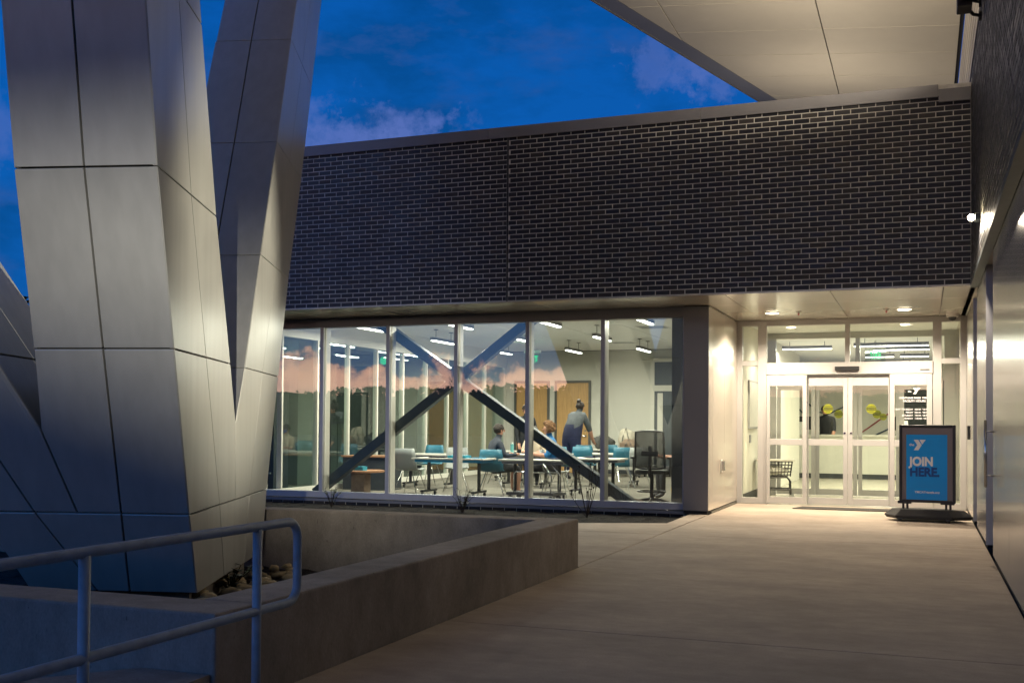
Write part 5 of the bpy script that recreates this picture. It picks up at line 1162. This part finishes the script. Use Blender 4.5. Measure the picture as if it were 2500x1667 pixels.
# =================================================================== planting, stones, trees
rs = random.Random(11)
nst = 0
for i in range(46):
    t = rs.random(); base = V((-4.78, 6.35, 0)) + V((-.46, 1.02, 0))*t*2.1
    off = rs.uniform(-.25, .42); p = base + V((.9, .42, 0))*off
    if p.x > -3.4: continue
    r = rs.uniform(.032, .068)
    o = MB().blob((0, 0, 0), r, i, .5, 2, sq=(1.2, .9, .62)).build('river_stone', M['stone_river'], None, smooth=True, loc=(p.x, p.y, -.12+r*.5+rs.uniform(0, .08)), rz=rs.uniform(0, 6))
    nst += 1; tag(o, ('large' if r > .056 else 'small' if r < .044 else 'medium') + ' tan river stone ' + ('under the legs' if off < -.05 else 'beside the legs' if off < .2 else 'towards the planter wall') + (', front end' if t < .25 else ', midway' if t < .6 else ', by the back wall'), 'stone', 'river stones at the foot of the legs')
def leafy(loc, h, n, lab, seed, spread=.25):
    r_ = random.Random(seed); p = empty('leafy_plant', loc, 0, lab, 'plant'); st_ = MB(); lf = MB()
    for i in range(n):
        a = r_.uniform(0, 6.28); d = V((math.cos(a)*spread*r_.uniform(.3, 1), math.sin(a)*spread*r_.uniform(.3, 1), h*r_.uniform(.55, 1)))
        pts = [V((0, 0, -.03)), d*.5+V((0, 0, h*.08)), d]; st_.tube(pts, [.006, .004, .002], 5)
        for k in range(9):
            t = .25+.75*k/8; c = pts[1].lerp(pts[2], (t-.5)*2) if t > .5 else pts[0].lerp(pts[1], t*2)
            b = r_.uniform(0, 6.28); s_ = r_.uniform(.035, .065); u_ = V((math.cos(b), math.sin(b), r_.uniform(-.2, .6))).normalized(); w = u_.cross(V((0, 0, 1))).normalized()*s_*.4
            lf.poly([c, c+u_*s_*.5+w, c+u_*s_*1.2, c+u_*s_*.5-w])
    st_.build('stem', M['bark'], p); o = lf.build('leaves', M['leaf'], p); o['kind'] = 'stuff'; return p
leafy((-8.92, 15.25, -.05), .40, 7, 'small leafy plant below the pane with the low wooden table', 1, .22)
leafy((-6.60, 15.2, -.05), .40, 13, 'bushy leafy plant below the third window mullion', 2, .20)
leafy((-5.42, 7.62, -.12), .24, 14, 'dark leafy plant tucked under the panelled legs beside the stones', 3, .25)
tw = empty('twiggy_shrub', (-4.50, 14.85, -.04), 0, 'bare twiggy shrub standing in the mulch before the right window panes', 'shrub'); mb = MB(); r_ = random.Random(4); bd = MB()
for i in range(8):
    a = i*.8; h_ = r_.uniform(.35, .8) if i else .88; sp = r_.uniform(.05, .3)
    p0 = V((0, 0, 0)); p1 = V((math.cos(a)*sp*.45, math.sin(a)*sp*.3, h_*.4)); p2 = V((math.cos(a)*sp*.8, math.sin(a)*sp*.5, h_*.75)); p3 = V((math.cos(a)*sp*.85+.01, math.sin(a)*sp*.6, h_))
    mb.tube([p0, p1, p2, p3], [.007, .005, .0035, .0025], 5); bd.blob(p3, .014, i, .2, 1)
    for k in range(2): q = p2+V((r_.uniform(-.07, .07), r_.uniform(-.04, .04), r_.uniform(.06, .15))); mb.tube([p1.lerp(p2, .5+k*.4), q], [.0035, .002], 4); bd.blob(q, .011, k, .2, 1)
mb.build('twig', M['bark'], tw); bd.build('bud', M['bark'], tw)
def tree(loc, h, rad, lab, seed, group=None, n=2600, leaf=.30):
    r_ = random.Random(seed); t = empty('tree', loc, 0, lab, 'tree', group)
    mb = MB(); top = V((r_.uniform(-.4, .4), r_.uniform(-.4, .4), h*.8)); mb.tube([V((0, 0, -.6)), V((.1, 0, h*.3)), top], [h*.028, h*.02, h*.006], 8)
    cl_ = []
    for i in range(11):
        a = r_.uniform(0, 6.28); z = h*r_.uniform(.35, .88); q = V((math.cos(a)*rad*r_.uniform(.3, .8), math.sin(a)*rad*r_.uniform(.3, .8), z)); mb.tube([V((0, 0, z*.7)), q*.5+V((0, 0, z*.42)), q], [h*.010, h*.006, h*.002], 5)
        cl_.append((q, rad*r_.uniform(.3, .55)))
    mb.build('trunk', M['bark'], t); lf = MB()
    for i in range(n):
        q, s_ = r_.choice(cl_); d = V((r_.gauss(0, 1), r_.gauss(0, 1), r_.gauss(0, .8))); d = d.normalized()*s_*(r_.random()**.4); c = q+d
        a = V((r_.gauss(0, 1), r_.gauss(0, 1), r_.gauss(0, 1))).normalized()*leaf*r_.uniform(.5, 1); b = a.cross(V((r_.gauss(0, 1), r_.gauss(0, 1), r_.gauss(0, 1)))).normalized()*leaf*.4
        lf.poly([c-a*.5, c+b, c+a*.5, c-b])
    o = lf.build('crown', M['tree_leaf'], t); o['kind'] = 'stuff'; return t
tree((-43.5, 44.0, -.6), 9.2, 3.6, 'dark tree beyond the legs, just visible at the left edge', 21)
# wood behind the camera, mirrored in the window panes
r_ = random.Random(9); lf = MB()
x = -190
while x < 150:
    hgt = 6.9+2.3*noise.noise(V((x*.022, 0, 0)))+1.5*noise.noise(V((x*.11, 3, 0)))+1.3*noise.noise(V((x*.45, 8, 0))); y0 = -128+r_.uniform(-5, 5)
    for k in range(120):
        z = hgt*(r_.random()**.40); wv = 1.6*(1-z/(hgt+.6))+.25; c = V((x+r_.gauss(0, wv*.6), y0+r_.gauss(0, 1.4), z-.3))
        a = V((r_.gauss(0, 1), r_.gauss(0, .4), r_.gauss(0, 1))).normalized()*r_.uniform(.16, .46); b = V((-a.z, a.y*.2, a.x))*.6
        lf.poly([c-a, c+b, c+a, c-b])
    if r_.random() < .10:
        for k in range(16):
            z0_ = hgt*r_.uniform(.5, 1.1); an = r_.uniform(-1.1, 1.1); ln = r_.uniform(.8, 2.2); p0 = V((x, y0, z0_)); p1 = p0+V((math.sin(an)*ln, 0, math.cos(an)*ln)); lf.poly([p0-V((.05, 0, 0)), p0+V((.05, 0, 0)), p1])
    x += .9
for i in range(0, 40): 
    a = -200+i*9; h0 = 6.5+1.4*noise.noise(V((a*.03, 0, 0))); h1 = 6.5+1.4*noise.noise(V(((a+9)*.03, 0, 0))); lf.poly([(a, -131, -1), (a+9, -131, -1), (a+9, -131, h1), (a, -131, h0)])
tag(lf.build('distant_woods', M['tree_leaf']), 'dark wooded skyline mirrored in the window panes', None, None, 'stuff')
